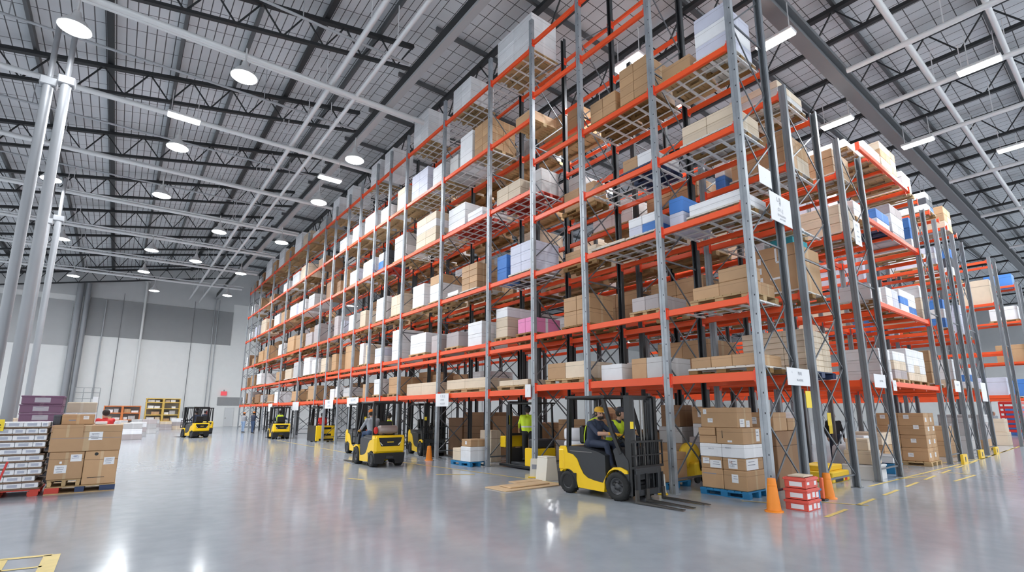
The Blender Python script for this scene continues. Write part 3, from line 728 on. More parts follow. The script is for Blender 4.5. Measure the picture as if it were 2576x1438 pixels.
F('L',5,0,12.8,15.6,.5,'tan',(1,2,1),None)
rr = random.Random(11)
for bay in range(5, 18):
    for li in range(6):
        if any(f[0] == bay and f[1] == li for f in FR): continue
        if li == 5 and rr.random() < .25: continue
        a, b = P[bay]+.15, P[bay+1]-.15; L = b-a
        m = 1 if L < 1.8 or rr.random() < .35 else 2
        for q in range(m):
            if rr.random() < .10: continue
            y0 = a + L*q/m + rr.uniform(.0, .12); y1 = a + L*(q+1)/m - rr.uniform(.05, .3)
            y1 = min(y1, y0+1.9)
            c = rr.choice(['brown','white','white','brown','tan','grey','mauve' if li < 3 else 'white','brown','dkbrown','lavender' if li in (2,3) else 'brown'])
            h = rr.uniform(.7, 1.5) if li else rr.uniform(.6, 1.25)
            F('L', bay, li, y0, y1, min(h, 1.35) if li < 3 else h, c, (1, 1, rr.choice((1, 2, 2)) if bay < 12 else 1), rr.choice(('wood', 'wood', 'dark', 'white', None)))
# ------------------------------------------------------------------ second and third rows
def W2(b, l): return 'level %s, bay %s, second row' % (NUM[l], NUM[b+1])
def W3(b, l): return 'level %s, bay %s, third row' % (NUM[l], NUM[b+1])
def G(bay, li, xa, xb, y0, y1, h, cols, n, pal='wood', which='', row=2):
    lv = R2 if row == 2 else R3
    z = lv[li]+(.095 if li == 0 else BE)
    load(xa, xb, y0, y1, z, h-(.14 if pal else 0), cols, n, (W2 if row == 2 else W3)(bay, li+1), which, pal, 'cartons on the inner racks')
G(0,4,2.55,4.1,.12,1.5,.55,['tan','grey'],(1,1,2),'white')
G(0,3,2.55,4.1,.12,1.6,1.05,['brown','tan','brown'],(2,2,2),'white')
G(0,2,2.55,4.1,.4,1.7,.35,'white',(1,1,1),'wood')
G(0,1,2.55,4.05,.12,1.2,1.3,'brown',(1,1,1),'white','first'); G(0,1,2.6,4.05,1.3,2.1,.8,'brown',(1,1,1),'wood','second')
G(0,3,2.6,3.5,1.72,2.1,.95,('blue','white'),(1,1,2),None,'second')
G(0,0,2.55,4.1,.12,1.7,1.12,'tan',(3,3,7),'navy')
big = [o for o in bpy.data.objects if o.get('label','').startswith('brown box, first load, level two, bay one, second row')]
BIGBOX = big[0] if big else None
carton('white', 2.6, 3.25, 2.32-.0, 2.36, 7.5, 8.6, 'x', 'x') if False else None
carton('teal', 2.75, 3.6, .25, .8, R2[1]+BE+1.305, R2[1]+BE+1.5, 'teal open tote standing on the big brown box with white tape', 'cartons on the inner racks')
carton('white', 2.75, 3.3, .95, 1.18, R2[1]+BE+1.305, R2[1]+BE+1.52, 'white carton behind the teal tote on the big brown box', 'cartons on the inner racks')
rr = random.Random(5)
for bay in range(1, 14):
    for li in range(6):
        a, b = P2[bay]+.15, P2[bay+1]-.15; L = b-a
        if li == 5 and bay < 3: continue
        if rr.random() < (.42 if (li < 1 and bay < 5) else .16): continue
        if li == 4 and bay in (1, 2): continue
        m = 1 if L < 2.4 else 2
        for q in range(m):
            y0 = a+L*q/m+rr.uniform(0,.1); y1 = min(a+L*(q+1)/m-rr.uniform(.05,.25), y0+2.1)
            c = rr.choice(['brown','brown','brown','tan','tan','white','grey','brown'])
            G(bay, li, 2.55, 4.1, y0, y1, rr.uniform(.7, 1.25) if li not in (1,) else rr.uniform(.6, 1.1), c, (1, 2 if bay < 6 else 1, 2 if bay < 5 else 1), rr.choice(('wood','dark')), ORD[q] if m > 1 else '')
for bay in range(0, 5):
    for li in range(4):
        if rr.random() < .3: continue
        a, b = P2[bay]+.15, P2[bay+1]-.15
        G(bay, li, 5.9, 7.3, a, min(b, a+1.8), rr.uniform(.8, 1.3), rr.choice(['brown','tan','white','white','tan']), (2 if bay == 0 else 1, 1, 3 if bay == 0 else 1), rr.choice(('wood','white')), '', 3)
# ------------------------------------------------------------------ bridging rack and end racks
def WB(l): return 'level %s of the bridging rack' % NUM[l]
def BR(li, xa, xb, y0, y1, h, cols, n, pal, which):
    load(xa, xb, y0, y1, RB[li]+BE, h-(.14 if pal else 0), cols, n, WB(li+1), which, pal, 'cartons on the bridging rack')
BR(3, 9.0, 10.7, .15, 1.3, .75, 'white', (1,1,2), 'wood', 'first'); BR(3, 10.75, 12.6, .15, 1.7, 1.35, ['brown','white','tan'], (3,2,4), 'wood', 'second')
BR(3, 7.7, 8.9, .3, 1.5, .4, 'white', (1,1,1), 'white', 'third')
BR(2, 9.3, 10.7, .15, 1.0, .8, ('lavender','blue'), (1,1,2), 'navy', 'first'); BR(2, 10.9, 12.4, .15, 1.4, 1.4, ('mauve','grey','white'), (2,2,4), None, 'second'); BR(2, 7.7, 9.1, .3, 1.6, .7, ['white','tan'], (1,1,2), 'wood', 'third')
BR(1, 7.75, 8.8, .15, 1.1, .62, ['white','grey'], (2,1,1), 'white', 'first'); BR(1, 9.2, 10.5, .15, 1.2, .75, ['lavender','white','blue'], (2,1,2), 'white', 'second'); BR(1, 10.6, 12.5, .15, 1.4, .9, ['white','blue','white'], (2,2,3), 'white', 'third')
BR(0, 9.0, 10.3, .15, 1.2, 1.0, ('mauve','tan','white'), (2,1,3), 'wood', 'first'); BR(0, 10.4, 12.5, .15, 1.5, 1.2, ['white','tan','white'], (3,2,4), 'dark', 'second'); BR(0, 7.7, 8.8, .15, 1.3, 1.0, ['white','grey'], (2,1,3), None, 'third')
rr = random.Random(21)
for i, (xa, xb) in enumerate(((12.86, 14.37), (16.06, 17.5), (18.93, 20.67), (27.35, 28.85), (36.0, 37.5))):
    for li in range(4):
        for k, (ya, yb) in enumerate(((.12, 1.6), (2.7, 4.6))):
            if rr.random() < (.1 if k == 0 else .4): continue
            c = [['brown','brown','tan'],['white','white','tan'],['white','blue','white'],['white','lavender'],['blue','white','dark']][(i+li) % 5]
            load(xa+.15, xb-.15, ya, yb, RB[li]+BE, rr.uniform(.7, 1.4), c, (2 if k == 0 and i < 3 else 1, 1, 3 if i < 3 and k == 0 else 1), 'level %s of the %s end rack' % (NUM[li+1], ORD[i]), ORD[k], rr.choice(('wood', None, 'white')), 'cartons on the end racks')
# ------------------------------------------------------------------ forklift trucks
FORKM = mat('fork_steel', (0.085, 0.078, 0.072), .45, .6)
def arc(cy, cz, r, a0, a1, n):
    return [(cy+r*math.cos(math.radians(a0+(a1-a0)*i/n)), cz+r*math.sin(math.radians(a0+(a1-a0)*i/n))) for i in range(n+1)]
def wheel(t, x, y, r, w, sgn):
    m = MB(); e = r*.16
    m.lathe([(r*.6,-w/2+.01),(r*.64,-w/2),(r*.93,-w/2),(r,-w/2+e),(r,w/2-e),(r*.93,w/2),(r*.64,w/2),(r*.6,w/2-.01),(r*.6,-w/2+.01)], 28, axis='x', caps=False)
    for i in range(24):
        a = 2*PI*i/24; c, s_ = math.cos(a), math.sin(a)
        m.bar((-w/2*.8, r*c*1.0, r*s_*1.0), (0, r*math.cos(a+.09), r*math.sin(a+.09)), r*.09, .012, up=(0,c,s_))
        m.bar((w/2*.8, r*c*1.0, r*s_*1.0), (0, r*math.cos(a+.09), r*math.sin(a+.09)), r*.09, .012, up=(0,c,s_))
    o = m.obj('wheel', RUB, t); o.location = (x, y, r)
    d = MB().lathe([(.02,sgn*w*.34),(r*.2,sgn*w*.34),(r*.22,sgn*w*.25),(r*.45,sgn*w*.15),(r*.52,sgn*w*.36),(r*.60,sgn*w*.44),(r*.60,-sgn*w*.3)], 20, axis='x')
    for i in range(5):
        a = 2*PI*i/5; d.cyl((sgn*w*.2, r*.33*math.cos(a), r*.33*math.sin(a)), (sgn*w*.3, r*.33*math.cos(a), r*.33*math.sin(a)), r*.045, None, 6)
    d.obj('rim', RIM if r > .24 else RIM, o)
def forklift(label, loc, rz, forks=(-.42, .12, .46), tank=False, detail=True, lift=0.0):
    t = thing('forklift', label, 'forklift', loc, rz, 'yellow forklifts')
    prof = [(-.90,.46),(-.92,.96),(-.88,1.0),(-.70,1.0),(-.66,.86),(-.5,.83),(-.38,.74),(-.30,.58),(-.2,.44),(-.08,.37),(.1,.335),(.34,.31),(.40,.42),(.50,.56),(.62,.64),(.80,.655),(.96,.60),(.97,.54)]
    prof += arc(.70, .28, .325, 52, 188, 9) + [(.36,.13),(-.36,.15)] + arc(-.67, .24, .275, 8, 150, 8)
    MB().prism(prof, 'x', -.51, .51).obj('chassis', YEL, t)
    c = MB()
    c.box(-.53, .53, -.98, -.72, .44, .98, .07)
    c.obj('counterweight', YEL, t)
    MB().add([(-.40,-.985,.93),(.40,-.985,.93),(.32,-.985,.66),(-.32,-.985,.66),(-.40,-.995,.93),(.40,-.995,.93),(.32,-.995,.66),(-.32,-.995,.66)], [(4,7,6,5),(0,1,5,4),(1,2,6,5),(2,3,7,6),(3,0,4,7)]).obj('rear_grille', BLK, t)
    MB().box(-.11, .11, -1.0, -.995, .775, .80).obj('maker_plate', YEL, t)
    for sx in (-1, 1): MB().add([(sx*.34,-.998,.78),(sx*.38,-.998,.8),(sx*.29,-.998,.68),(sx*.26,-.998,.70)], [(0,1,2,3)] if sx < 0 else [(3,2,1,0)]).obj('tail_light', mat('tail_lamp', (.8,.75,.6), .2), t)
    MB().prism([(-.5,.13),(-.3,.1),(-.22,.1),(-.16,.24),(.16,.24),(.22,.1),(.3,.1),(.5,.13),(.53,.44),(-.53,.44)], 'y', -.96, -.4).obj('rear_bumper', BLK, t)
    MB().box(-.12, .12, -1.0, -.955, .26, .36, .02).obj('tow_bracket', CHAR, t)
    hood = [(-.69,.5),(-.69,.985),(-.6,1.01),(-.2,1.0),(.22,.92),(.40,.86),(.41,.30),(-.3,.32)]
    h = MB().prism(hood, 'x', -.495, .495).obj('hood', CHAR, t)
    MB().box(.494, .503, -.6, .05, .895, .91).box(-.503, -.494, -.6, .05, .895, .91).obj('hood_trim', STEEL, h)
    MB().box(-.49, .49, .38, .9, .28, .36, .02).obj('footwell', BLK, t)
    MB().prism([(.60,.97),(.66,1.03),(.80,1.0),(.98,.78),(.98,.40),(.82,.40),(.70,.62)], 'x', -.47, .47).obj('dashboard', CHAR, t)
    s_ = MB().box(-.25, .25, -.42, .05, .99, 1.06, .03).obj('seat', BLK, t)
    MB().box(-.24, .24, -.56, -.44, 1.05, 1.45, .04).obj('backrest', BLK, s_)
    st = MB().bar((0,.66,.98), (0,.50,1.18), .05, .05).obj('steering_column', BLK, t)
    ring = MB(); q = []
    for i in range(17):
        a = 2*PI*i/16; q.append((.17*math.cos(a), .50+.17*math.sin(a)*.75, 1.19+.17*math.sin(a)*.62))
    ring.tube(q, .014, 6); ring.bar(q[0], q[8], .02, .02); ring.obj('steering_wheel', BLK, st)
    for sx in (-1, 1):
        x = sx*.46
        MB().bar((x,-.66,.98), (x,-.62,2.05), .075, .085).obj('guard_post', BLK, t)
        MB().bar((x,.36,2.05), (x,.60,1.30), .06, .075).bar((x,.60,1.32), (x,.80,.92), .06, .075).obj('guard_post', BLK, t)
    r = MB(); r.box(-.52, .52, -.72, -.62, 2.03, 2.11, .02).box(-.52, .52, .32, .44, 2.03, 2.11, .02)
    r.box(-.52, -.44, -.7, .42, 2.04, 2.10, .02).box(.44, .52, -.7, .42, 2.04, 2.10, .02)
    for i in range(5): r.box(-.34+.15*i, -.28+.15*i, -.66, .38, 2.05, 2.08)
    r.obj('guard_roof', BLK, t)
    # mast
    for sx in (-1, 1):
        MB().prism([(sx*.46,.90),(sx*.36,.90),(sx*.36,.93),(sx*.41,.93),(sx*.41,1.02),(sx*.36,1.02),(sx*.36,1.05),(sx*.46,1.05)], 'z', .12, 2.08).obj('mast_rail', BLK, t)
        MB().box(min(sx*.28,sx*.34), max(sx*.28,sx*.34), .93, 1.03, .14, 2.04, .008).obj('inner_rail', CHAR, t)
        MB().cyl((sx*.21,.95,.2), (sx*.21,.95,1.3), .035, .035, 10).cyl((sx*.21,.95,1.3), (sx*.21,.95,1.95), .022, .022, 8).obj('lift_cylinder', STEEL if sx > 0 else BLK, t)
    MB().box(-.45, .45, .91, .96, 2.0, 2.09).box(-.45, .45, .9, .94, 1.15, 1.23).box(-.45, .45, .9, .95, .12, .28).obj('mast_crossbar', BLK, t)
    ch = MB()
    for k in range(2): ch.box(-.06+.1*k, -.03+.1*k, 1.0, 1.015, .5, 2.0)
    ch.obj('lift_chain', STEEL, t)
    MB().box(.36, .462, 1.052, 1.057, 1.42, 1.56).obj('warning_sticker', YSIGN, t)
    cz = .12+lift
    cg = MB().box(-.42, .42, 1.06, 1.12, cz+.40, cz+.54, .01).box(-.42, .42, 1.06, 1.12, cz, cz+.12, .01).box(-.42, -.30, 1.06, 1.13, cz, cz+.5, .01).box(.30, .42, 1.06, 1.13, cz, cz+.5, .01)
    cg.obj('fork_carriage', CHAR, t)
    b = MB(); b.box(-.55, .55, 1.07, 1.105, cz+1.02, cz+1.06); b.box(-.55, .55, 1.07, 1.105, cz+.52, cz+.57)
    for i in range(9):
        x = -.535+1.07*i/8; b.box(x-.014, x+.014, 1.075, 1.10, cz+.54, cz+1.04)
    b.box(-.55, .55, 1.07, 1.10, cz+.76, cz+.785)
    b.obj('load_backrest', BLK, t)
    for fx in forks:
        f = MB(); f.prism([(1.13,cz+.13),(1.165,cz+.13),(1.175,cz-.065),(2.16,cz-.092),(2.16,cz-.10),(1.13,cz-.11)], 'x', fx-.045, fx+.045); f.box(fx-.03,fx+.03,1.125,1.15,cz+.1,cz+.42,0,1); f.obj('fork', [FORKM, BLK], t)
    for sx in (-1, 1):
        wheel(t, sx*.43, .70, .28, .22, sx); wheel(t, sx*.43, -.67, .235, .2, sx)
    if tank:
        g = MB().lathe([(.04,-.34),(.13,-.31),(.15,-.26),(.15,.26),(.13,.31),(.04,.34)], 18, (0,-.70,1.17), 'x').obj('gas_tank', mat('gas_tank_paint', (.33,.26,.24), .4, .3), t)
        MB().box(-.2,-.17,-.86,-.54,1.0,1.06).box(.17,.2,-.86,-.54,1.0,1.06).obj('tank_strap', BLK, g)
        MB().ball((-.42,-.75,1.16), (.08,.03,.12), 10, 8).obj('red_flag', REDP, t)
    return t
forklift('yellow forklift with forks on the floor and two men aboard, before the tall rack', (-1.17, 3.0, 0), PI+.03)
forklift('yellow forklift seen from behind with gas tank, driver in grey shirt and orange cap', (-2.55, 12.0, 0), -.02, tank=True)
forklift('yellow forklift half hidden beyond the one with the gas tank', (-1.2, 16.6, 0), PI*.96+.1)
forklift('small distant yellow forklift seen from behind, alone on the open floor', (-5.2, 37.4, 0), .28)
forklift('farther yellow truck standing close to the wall beside the distant forklift', (-3.85, 44.5, 0), .02)
forklift('distant yellow forklift beside the racks, driver reaching out a yellow sleeve', (-.95, 32.2, 0), -.05)
forklift('empty forklift parked inside the rack bay, mast towards the orange cone', (.78, 14.75, 0), PI-.17)

def reach_truck():
    t = thing('reach_truck', 'yellow reach truck with three dark slots in its square back', 'forklift', (.30, 26.78, 0), 0, None)
    MB().box(-.62, .62, -.55, .2, .06, .95, .03).obj('battery_cover', YEL, t)
    s_ = MB()
    for z, w_ in ((.80,.28),(.42,.28),(.14,.42)): s_.box(-w_, w_, -.556, -.5, z-.06, z+.06)
    s_.obj('vent', BLK, t)
    MB().box(-.64, -.55, -.5, 1.05, .05, .95, .01).box(.55,.64,-.5,1.05,.05,.3,.01).obj('frame', BLK, t)
    for x in (-.58, .58):
        for y in (-.45, .7): MB().bar((x,y,.9), (x*.85,y,1.98), .06, .07).obj('guard_post', BLK, t)
    r = MB().box(-.6, .6, -.55, .8, 1.96, 2.04, .02); r.obj('guard_roof', BLK, t)
    MB().box(-.45, -.35, .85, 1.0, .1, 2.1).box(.35,.45,.85,1.0,.1,2.1).box(-.45,.45,.85,.92,2.0,2.1).obj('mast', BLK, t)
    for x in (-.5, .5): MB().lathe([(.12,-.05),(.12,.05)], 16, (x,.6,.12), 'x').obj('wheel', RUB, t)
reach_truck()
def order_picker():
    t = thing('order_picker', 'black and yellow order picker truck with tall mast standing behind the blue pallet', 'forklift', (.72, 7.95, 0), 0, None)
    MB().box(-.38, .42, -.88, -.3, .1, .66, .03).obj('battery_cover', YEL, t)
    MB().box(-.40, .44, -.9, .98, .04, .12, .01).obj('base_plate', BLK, t)
    MB().box(-.36, .40, -.29, .4, .12, .2, .01).obj('platform', CHAR, t)
    MB().box(-.34, .38, -.85, -.42, .662, .93, .04).obj('console', CHAR, t)
    for x in (-.34, .34):
        m = MB().box(x-.05, x+.05, .42, .54, .1, 2.08, .01).obj('mast_rail', BLK, t)
        MB().box(x-.035, x+.035, .56, .64, .1, 2.0, .01).obj('inner_rail', CHAR, t)
    MB().box(-.38, .38, .44, .52, 1.0, 1.08).box(-.38, .38, .44, .52, 2.0, 2.1).obj('mast_crossbar', BLK, t)
    MB().box(-.39, .43, .68, .95, .62, .98, .02).obj('mast_cover', YEL, t)
    MB().box(-.36, .40, .55, .66, .12, .6).obj('motor_housing', CHAR, t)
    for x, y in ((-.34,-.8),(.38,-.8)): MB().bar((x,y,.6), (x,y+.05,2.0), .05, .05).obj('guard_post', BLK, t)
    MB().box(-.40, .44, -.86, .5, 2.0, 2.05, .01).obj('guard_roof', BLK, t)
    MB().box(-.39, -.385, .425, .5, 1.35, 1.65).obj('sticker', YSIGN, t)
    return t
order_picker()

# ------------------------------------------------------------------ people
def cap_prim(mb, p0, p1, r0, r1):
    mb.ball(p0, r0, 14, 10); mb.ball(p1, r1, 14, 10)
    if (Vector(p1)-Vector(p0)).length > 1e-4: mb.cyl(p0, p1, r0, r1, 14)
def remesh(prims, voxel, smooth, name):
    mb = MB()
    for p in prims: cap_prim(mb, p[0], p[1], p[2], p[3])
    me = mb.mesh('tmp', []); o = bpy.data.objects.new('tmp', me); COL.objects.link(o)
    m = o.modifiers.new('r', 'REMESH'); m.mode = 'VOXEL'; m.voxel_size = voxel; m.use_smooth_shade = True
    sm = o.modifiers.new('s', 'SMOOTH'); sm.factor = .5; sm.iterations = smooth
    bpy.context.view_layer.update()
    dg = bpy.context.evaluated_depsgraph_get(); ev = o.evaluated_get(dg)
    new = bpy.data.meshes.new_from_object(ev, depsgraph=dg); new.name = name
    bpy.data.objects.remove(o); bpy.data.meshes.remove(me)
    return new
def zone_mesh(prims, voxel, smooth, name, mats):
    me = remesh(prims, voxel, smooth, name)
    me.materials.clear()
    for m in mats: me.materials.append(m)
    n = len(me.polygons); c = np.empty(n*3, dtype=np.float32); me.polygons.foreach_get('center', c); c = c.reshape(n, 3)
    best = np.full(n, 1e9); idx = np.zeros(n, dtype=np.int32)
    for p in prims:
        a = np.array(p[0]); b = np.array(p[1]); ab = b-a; l2 = max(float(ab @ ab), 1e-9)
        tt = np.clip(((c-a) @ ab)/l2, 0, 1); d = np.linalg.norm(c-(a+tt[:, None]*ab), axis=1) - (p[2]+(p[3]-p[2])*tt)
        k = d < best; best[k] = d[k]; idx[k] = p[4]
    me.polygons.foreach_set('material_index', idx); me.polygons.foreach_set('use_smooth', np.ones(n, dtype=bool)); me.update()
    return me
SKIN = mat('skin', (0.52, 0.29, 0.20), .55); HAIR = mat('dark_hair', (0.03, 0.022, 0.018), .7)
NAVY = mat('navy_cloth', (0.028, 0.038, 0.07), .8, 0, 0, .3, 12); DENIM = mat('denim', (0.045, 0.08, 0.16), .8, 0, 0, .3, 14); TEE = mat('grey_cloth', (0.33, 0.34, 0.37), .85, 0, 0, .2, 12)
HIVIS = mat('hi_vis_yellow', (0.62, 0.80, 0.03), .6); REFL = mat('reflective_tape', (.62,.63,.62), .4); BLKC = mat('black_cloth', (0.02, 0.02, 0.024), .8); SHOE = mat('shoe', (0.03, 0.028, 0.026), .6)
GLOVE = mat('yellow_glove', (0.85, 0.42, 0.02), .7); REDC = mat('red_cloth', (0.65, 0.03, 0.03), .7); CAPY = mat('mustard_cap', (0.72, 0.38, 0.03), .7); CAPO = mat('orange_cap', (0.85, 0.22, 0.02), .7); CAPD = mat('dark_cap', (0.03,.03,.04), .7); EYE = mat('eye_dark', (0.02, 0.015, 0.012), .3); LBLUE = mat('light_blue_cloth', (.30,.42,.62), .8)
WHITEC = mat('white_cloth', (.7,.7,.7), .8)
def hand(pr, wrist, dirv, palmn, z, fingers=True, curl=.5, side=1):
    d = Vector(dirv).normalized(); nrm = Vector(palmn); nrm = (nrm - d*nrm.dot(d)).normalized(); lat = d.cross(nrm)*side
    wr = Vector(wrist); V = lambda q: tuple(q)
    pc = wr + d*.045
    for o in (-.025, 0, .025): pr.append((V(wr+lat*o*.6), V(wr+d*.085+lat*o), .020, .018, z))
    if not fingers: pr.append((V(wr+d*.09), V(wr+d*.15+nrm*.03), .026, .018, z)); return
    for k, (o, L) in enumerate(((-.033,.066),(-.011,.080),(.011,.076),(.032,.058))):
        b = wr+d*.092+lat*o*1.05; c = b+d*L*.45+nrm*L*.25*curl; e = c+d*L*.25*(1-curl*.6)+nrm*L*.55*curl; 
        pr.append((V(b), V(c), .0105, .0098, z)); pr.append((V(c), V(e), .0098, .0085, z))
    tb = wr+d*.03-lat*.03; tc = tb+d*.035-lat*.03+nrm*.012; te = tc+d*.032-lat*.002+nrm*.02
    pr.append((V(tb), V(tc), .0135, .0115, z)); pr.append((V(tc), V(te), .0115, .0095, z))
def person(label, loc, rz, J, mats, voxel=.011, fingers=True, cap=None, vest=False, hair=True, sleeves=True, s=1.0, group=None, brim=True):
    """J: joints. mats: [skin, top, bottom, shoe, hand]"""
    pr = []
    g = lambda k: tuple(J[k])
    def C(a, b, r0, r1, z): pr.append((tuple(a), tuple(b), r0*s, r1*s, z))
    pel, ch, nk, hd = Vector(g('pelvis')), Vector(g('chest')), Vector(g('neck')), Vector(g('head'))
    f = Vector(J.get('face', (0,1,0))).normalized(); sd = Vector((f.y, -f.x, 0)).normalized(); upv = sd.cross(f).normalized()
    for sx, h, sh in ((-1,'hipL','shL'), (1,'hipR','shR')):
        hp, sp_ = Vector(g(h)), Vector(g(sh))
        C(pel, hp, .125, .12, 2); C(hp*.6+pel*.4, (sp_*.55+ch*.45), .115, .115, 1); C(ch, sp_, .115, .078, 1)
    C(pel, ch, .125, .145, 1); C(ch, nk, .10, .062, 1); C(nk, hd-upv*.02, .056, .056, 0)
    # head
    C(hd+upv*.045-f*.015, hd+upv*.03+f*.01, .088, .085, 0); C(hd-upv*.03+f*.03, hd-upv*.075+f*.045, .068, .042, 0)
    C(hd+upv*.01+f*.09, hd-upv*.025+f*.108, .012, .017, 0)
    C(hd-upv*.055+f*.085, hd-upv*.058+f*.088, .016, .016, 0)
    for sx in (-1, 1): C(hd+sd*sx*.083-f*.005+upv*.015, hd+sd*sx*.084-f*.004-upv*.02, .016, .012, 0)
    for q in 'LR':
        sh, el, wr = Vector(g('sh'+q)), Vector(g('el'+q)), Vector(g('wr'+q))
        C(sh, el, .062, .047, 1); C(el, el.lerp(wr, .75), .047, .037, 1 if sleeves else 0); C(el.lerp(wr, .75), wr, .036, .029, 1 if sleeves else (4 if J.get('glove') else 0))
        hand(pr, wr, wr-el, J.get('palm'+q, (0,0,-1)), 4, fingers, J.get('curl', .6), 1 if q == 'R' else -1)
        hp, kn, an, to = (Vector(g(k+q)) for k in ('hip','kn','an','to'))
        C(hp, kn, .098, .066, 2); C(kn, kn.lerp(an, .35)-f*.01, .063, .06, 2); C(kn.lerp(an, .35)-f*.01, an, .06, .046, 2); C(an, to, .048, .038, 3); C(an-f*.03-Vector((0,0,.02)), an, .045, .045, 3)
    body = zone_mesh(pr, voxel, 3, 'person', mats)
    o = tag(inst('person', body, loc, rz), label, 'person', group)
    if hair:
        mb = MB(); mb.ball((0,0,0), (.1,.1,.105), 16, 10)
        h = mb.obj('hair', HAIR, o); c0 = hd+upv*.025-f*.03; h.location = c0
    if cap is not None:
        mb = MB(); n = 18; prof = [(.104,0),(.106,.03),(.098,.065),(.07,.098),(.02,.112)]
        mb.lathe(prof, n)
        if brim: mb.prism([(-.075,.06),(-.06,.15),(0,.172),(.06,.15),(.075,.06)], 'z', .002, .016)
        h = mb.obj('cap', cap, o)
        M = Matrix((sd, f, upv)).transposed().to_4x4(); M.translation = hd+upv*.045-f*.012
        h.matrix_local = M
    if fingers:
        for sx in (-1, 1): MB().ball(tuple(hd+sd*sx*.032+f*.083+upv*.012), .011, 8, 6).obj('eye', EYE, o)
    if vest:
        vp = []
        for h, sh in (('hipL','shL'), ('hipR','shR')):
            hp, sp_ = Vector(g(h)), Vector(g(sh))
            a = hp.lerp(sp_, .15)
            vp.append((tuple(a*.75+pel.lerp(ch,.15)*.25), tuple(sp_*.6+ch*.4), .128*s, .124*s, 0)); vp.append((tuple(ch), tuple(sp_*.8+ch*.2), .126*s, .088*s, 0))
        a = pel.lerp(ch, .12); vp.append((tuple(a), tuple(ch), .138*s, .155*s, 0)); vp.append((tuple(ch), tuple(ch.lerp(nk,.35)), .12*s, .10*s, 0))
        m1 = pel.lerp(ch, .45); vp.append((tuple(m1), tuple(m1+(ch-pel)*.09), .138*s, .138*s, 1))
        for hq in ('hipL','hipR'):
            m2 = m1*.45+Vector(g('hip'+hq[-1]))*.0+Vector(m1)*.0; 
        vm = zone_mesh(vp, max(voxel, .014), 3, 'vest', [HIVIS, REFL])
        zc = pel.z+(ch.z-pel.z)*.42
        for p in vm.polygons: p.material_index = 1 if zc-.025 < p.center.z < zc+.025 else 0
        inst('vest', vm, (0,0,0), 0, o)
    return o
def seated(seat=.98, lean=.06, hR=(.2,.5,1.24), hL=(-.2,.5,1.22), kn=.30, face=(0,1,0), dz=0):
    z = seat
    J = dict(pelvis=(0,-.2,z+.10), chest=(0,-.2+lean,z+.43), neck=(0,-.19+lean*1.5,z+.585), head=(0,-.16+lean*1.9,z+.735), face=face,
        shL=(-.185,-.2+lean*1.1,z+.51), shR=(.185,-.2+lean*1.1,z+.51), hipL=(-.09,-.19,z+.10), hipR=(.09,-.19,z+.10),
        knL=(-.13,kn,z+.08), knR=(.13,kn,z+.08), anL=(-.13,kn+.14,z-.34), anR=(.13,kn+.14,z-.34), toL=(-.14,kn+.30,z-.40), toR=(.14,kn+.30,z-.40), wrL=hL, wrR=hR)
    for q, sx in (('L',-1),('R',1)):
        a, b = Vector(J['sh'+q]), Vector(J['wr'+q]); J['el'+q] = tuple((a+b)/2+Vector((sx*.07,-.02,-.10)))
    return J
def standing(h=1.75, lean=0.0, hR=(.26,.12,.85), hL=(-.26,.12,.85), step=.06, face=(0,1,0)):
    k = h/1.75
    J = dict(pelvis=(0,0,.95*k), chest=(0,lean*.6,1.28*k), neck=(0,lean,1.45*k), head=(0,lean*1.2+.02,1.61*k), face=face, shL=(-.19,lean*.8,1.40*k), shR=(.19,lean*.8,1.40*k),
        hipL=(-.09,0,.93*k), hipR=(.09,0,.93*k), knL=(-.11,.03+step,.50*k), knR=(.11,.03-step,.50*k), anL=(-.11,step,.09), anR=(.11,-step,.09), toL=(-.12,step+.16,.045), toR=(.12,-step+.16,.045), wrL=hL, wrR=hR)
    for q, sx in (('L',-1),('R',1)):
        a, b = Vector(J['sh'+q]), Vector(J['wr'+q]); J['el'+q] = tuple((a+b)/2+Vector((sx*.05,-.07,-.02)))
    return J
j = seated(hR=(.14,.46,1.30), hL=(-.18,.44,1.26), lean=.09, face=(.25,1,-.12)); j['palmR'] = (0,.3,-1); j['curl'] = .8; j['glove'] = True
person('man in dark sweater with mustard cap and yellow gloves driving the nearest forklift', (-1.17-.17, 3.0, .0), PI+.03, j, [SKIN, NAVY, NAVY, SHOE, GLOVE], .008, True, CAPY, False, True, False)
drv = [o for o in bpy.data.objects if o.get('label','').startswith('man in dark sweater')][0]
e = MB()
for sx in (-1, 1): e.tube([(sx*.075,.02,1.62),(sx*.10,-.06,1.615),(sx*.115,-.20,1.555),(sx*.125,-.285,1.42),(sx*.13,-.325,1.25),(sx*.125,-.335,1.08)], .013, 8)
e.tube([(-.10,-.06,1.615),(0,-.11,1.63),(.10,-.06,1.615)], .013, 8)
e.obj('vest_edging', HIVIS, drv)
hd_, f_ = Vector(j['head']), Vector(j['face']).normalized()
MB().ball(tuple(hd_+f_*.038-Vector((0,0,.075))), (.060,.062,.052), 14, 10).obj('beard', HAIR, drv)
j = seated(hR=(.16,.46,1.20), hL=(-.2,.42,1.18), lean=.12, face=(-.35,1,-.1), kn=.36)
person('man in dark cap and hi-vis vest seated beyond the driver of the nearest forklift', (-1.17+.33, 2.86, .0), PI+.03, j, [SKIN, NAVY, NAVY, SHOE, REDC], .010, True, CAPD, True, True, True)
j = seated(hR=(.16,.46,1.20), hL=(-.24,.36,1.16), lean=.10)
person('driver in grey shirt, jeans and orange cap on the forklift with the gas tank', (-2.83, 12.05, -.02), -.02, j, [SKIN, TEE, DENIM, SHOE, GLOVE], .012, True, CAPO, False, True, False, brim=False)
j = standing(1.74, .02, (.24,.2,1.0), (-.24,.22,1.05))
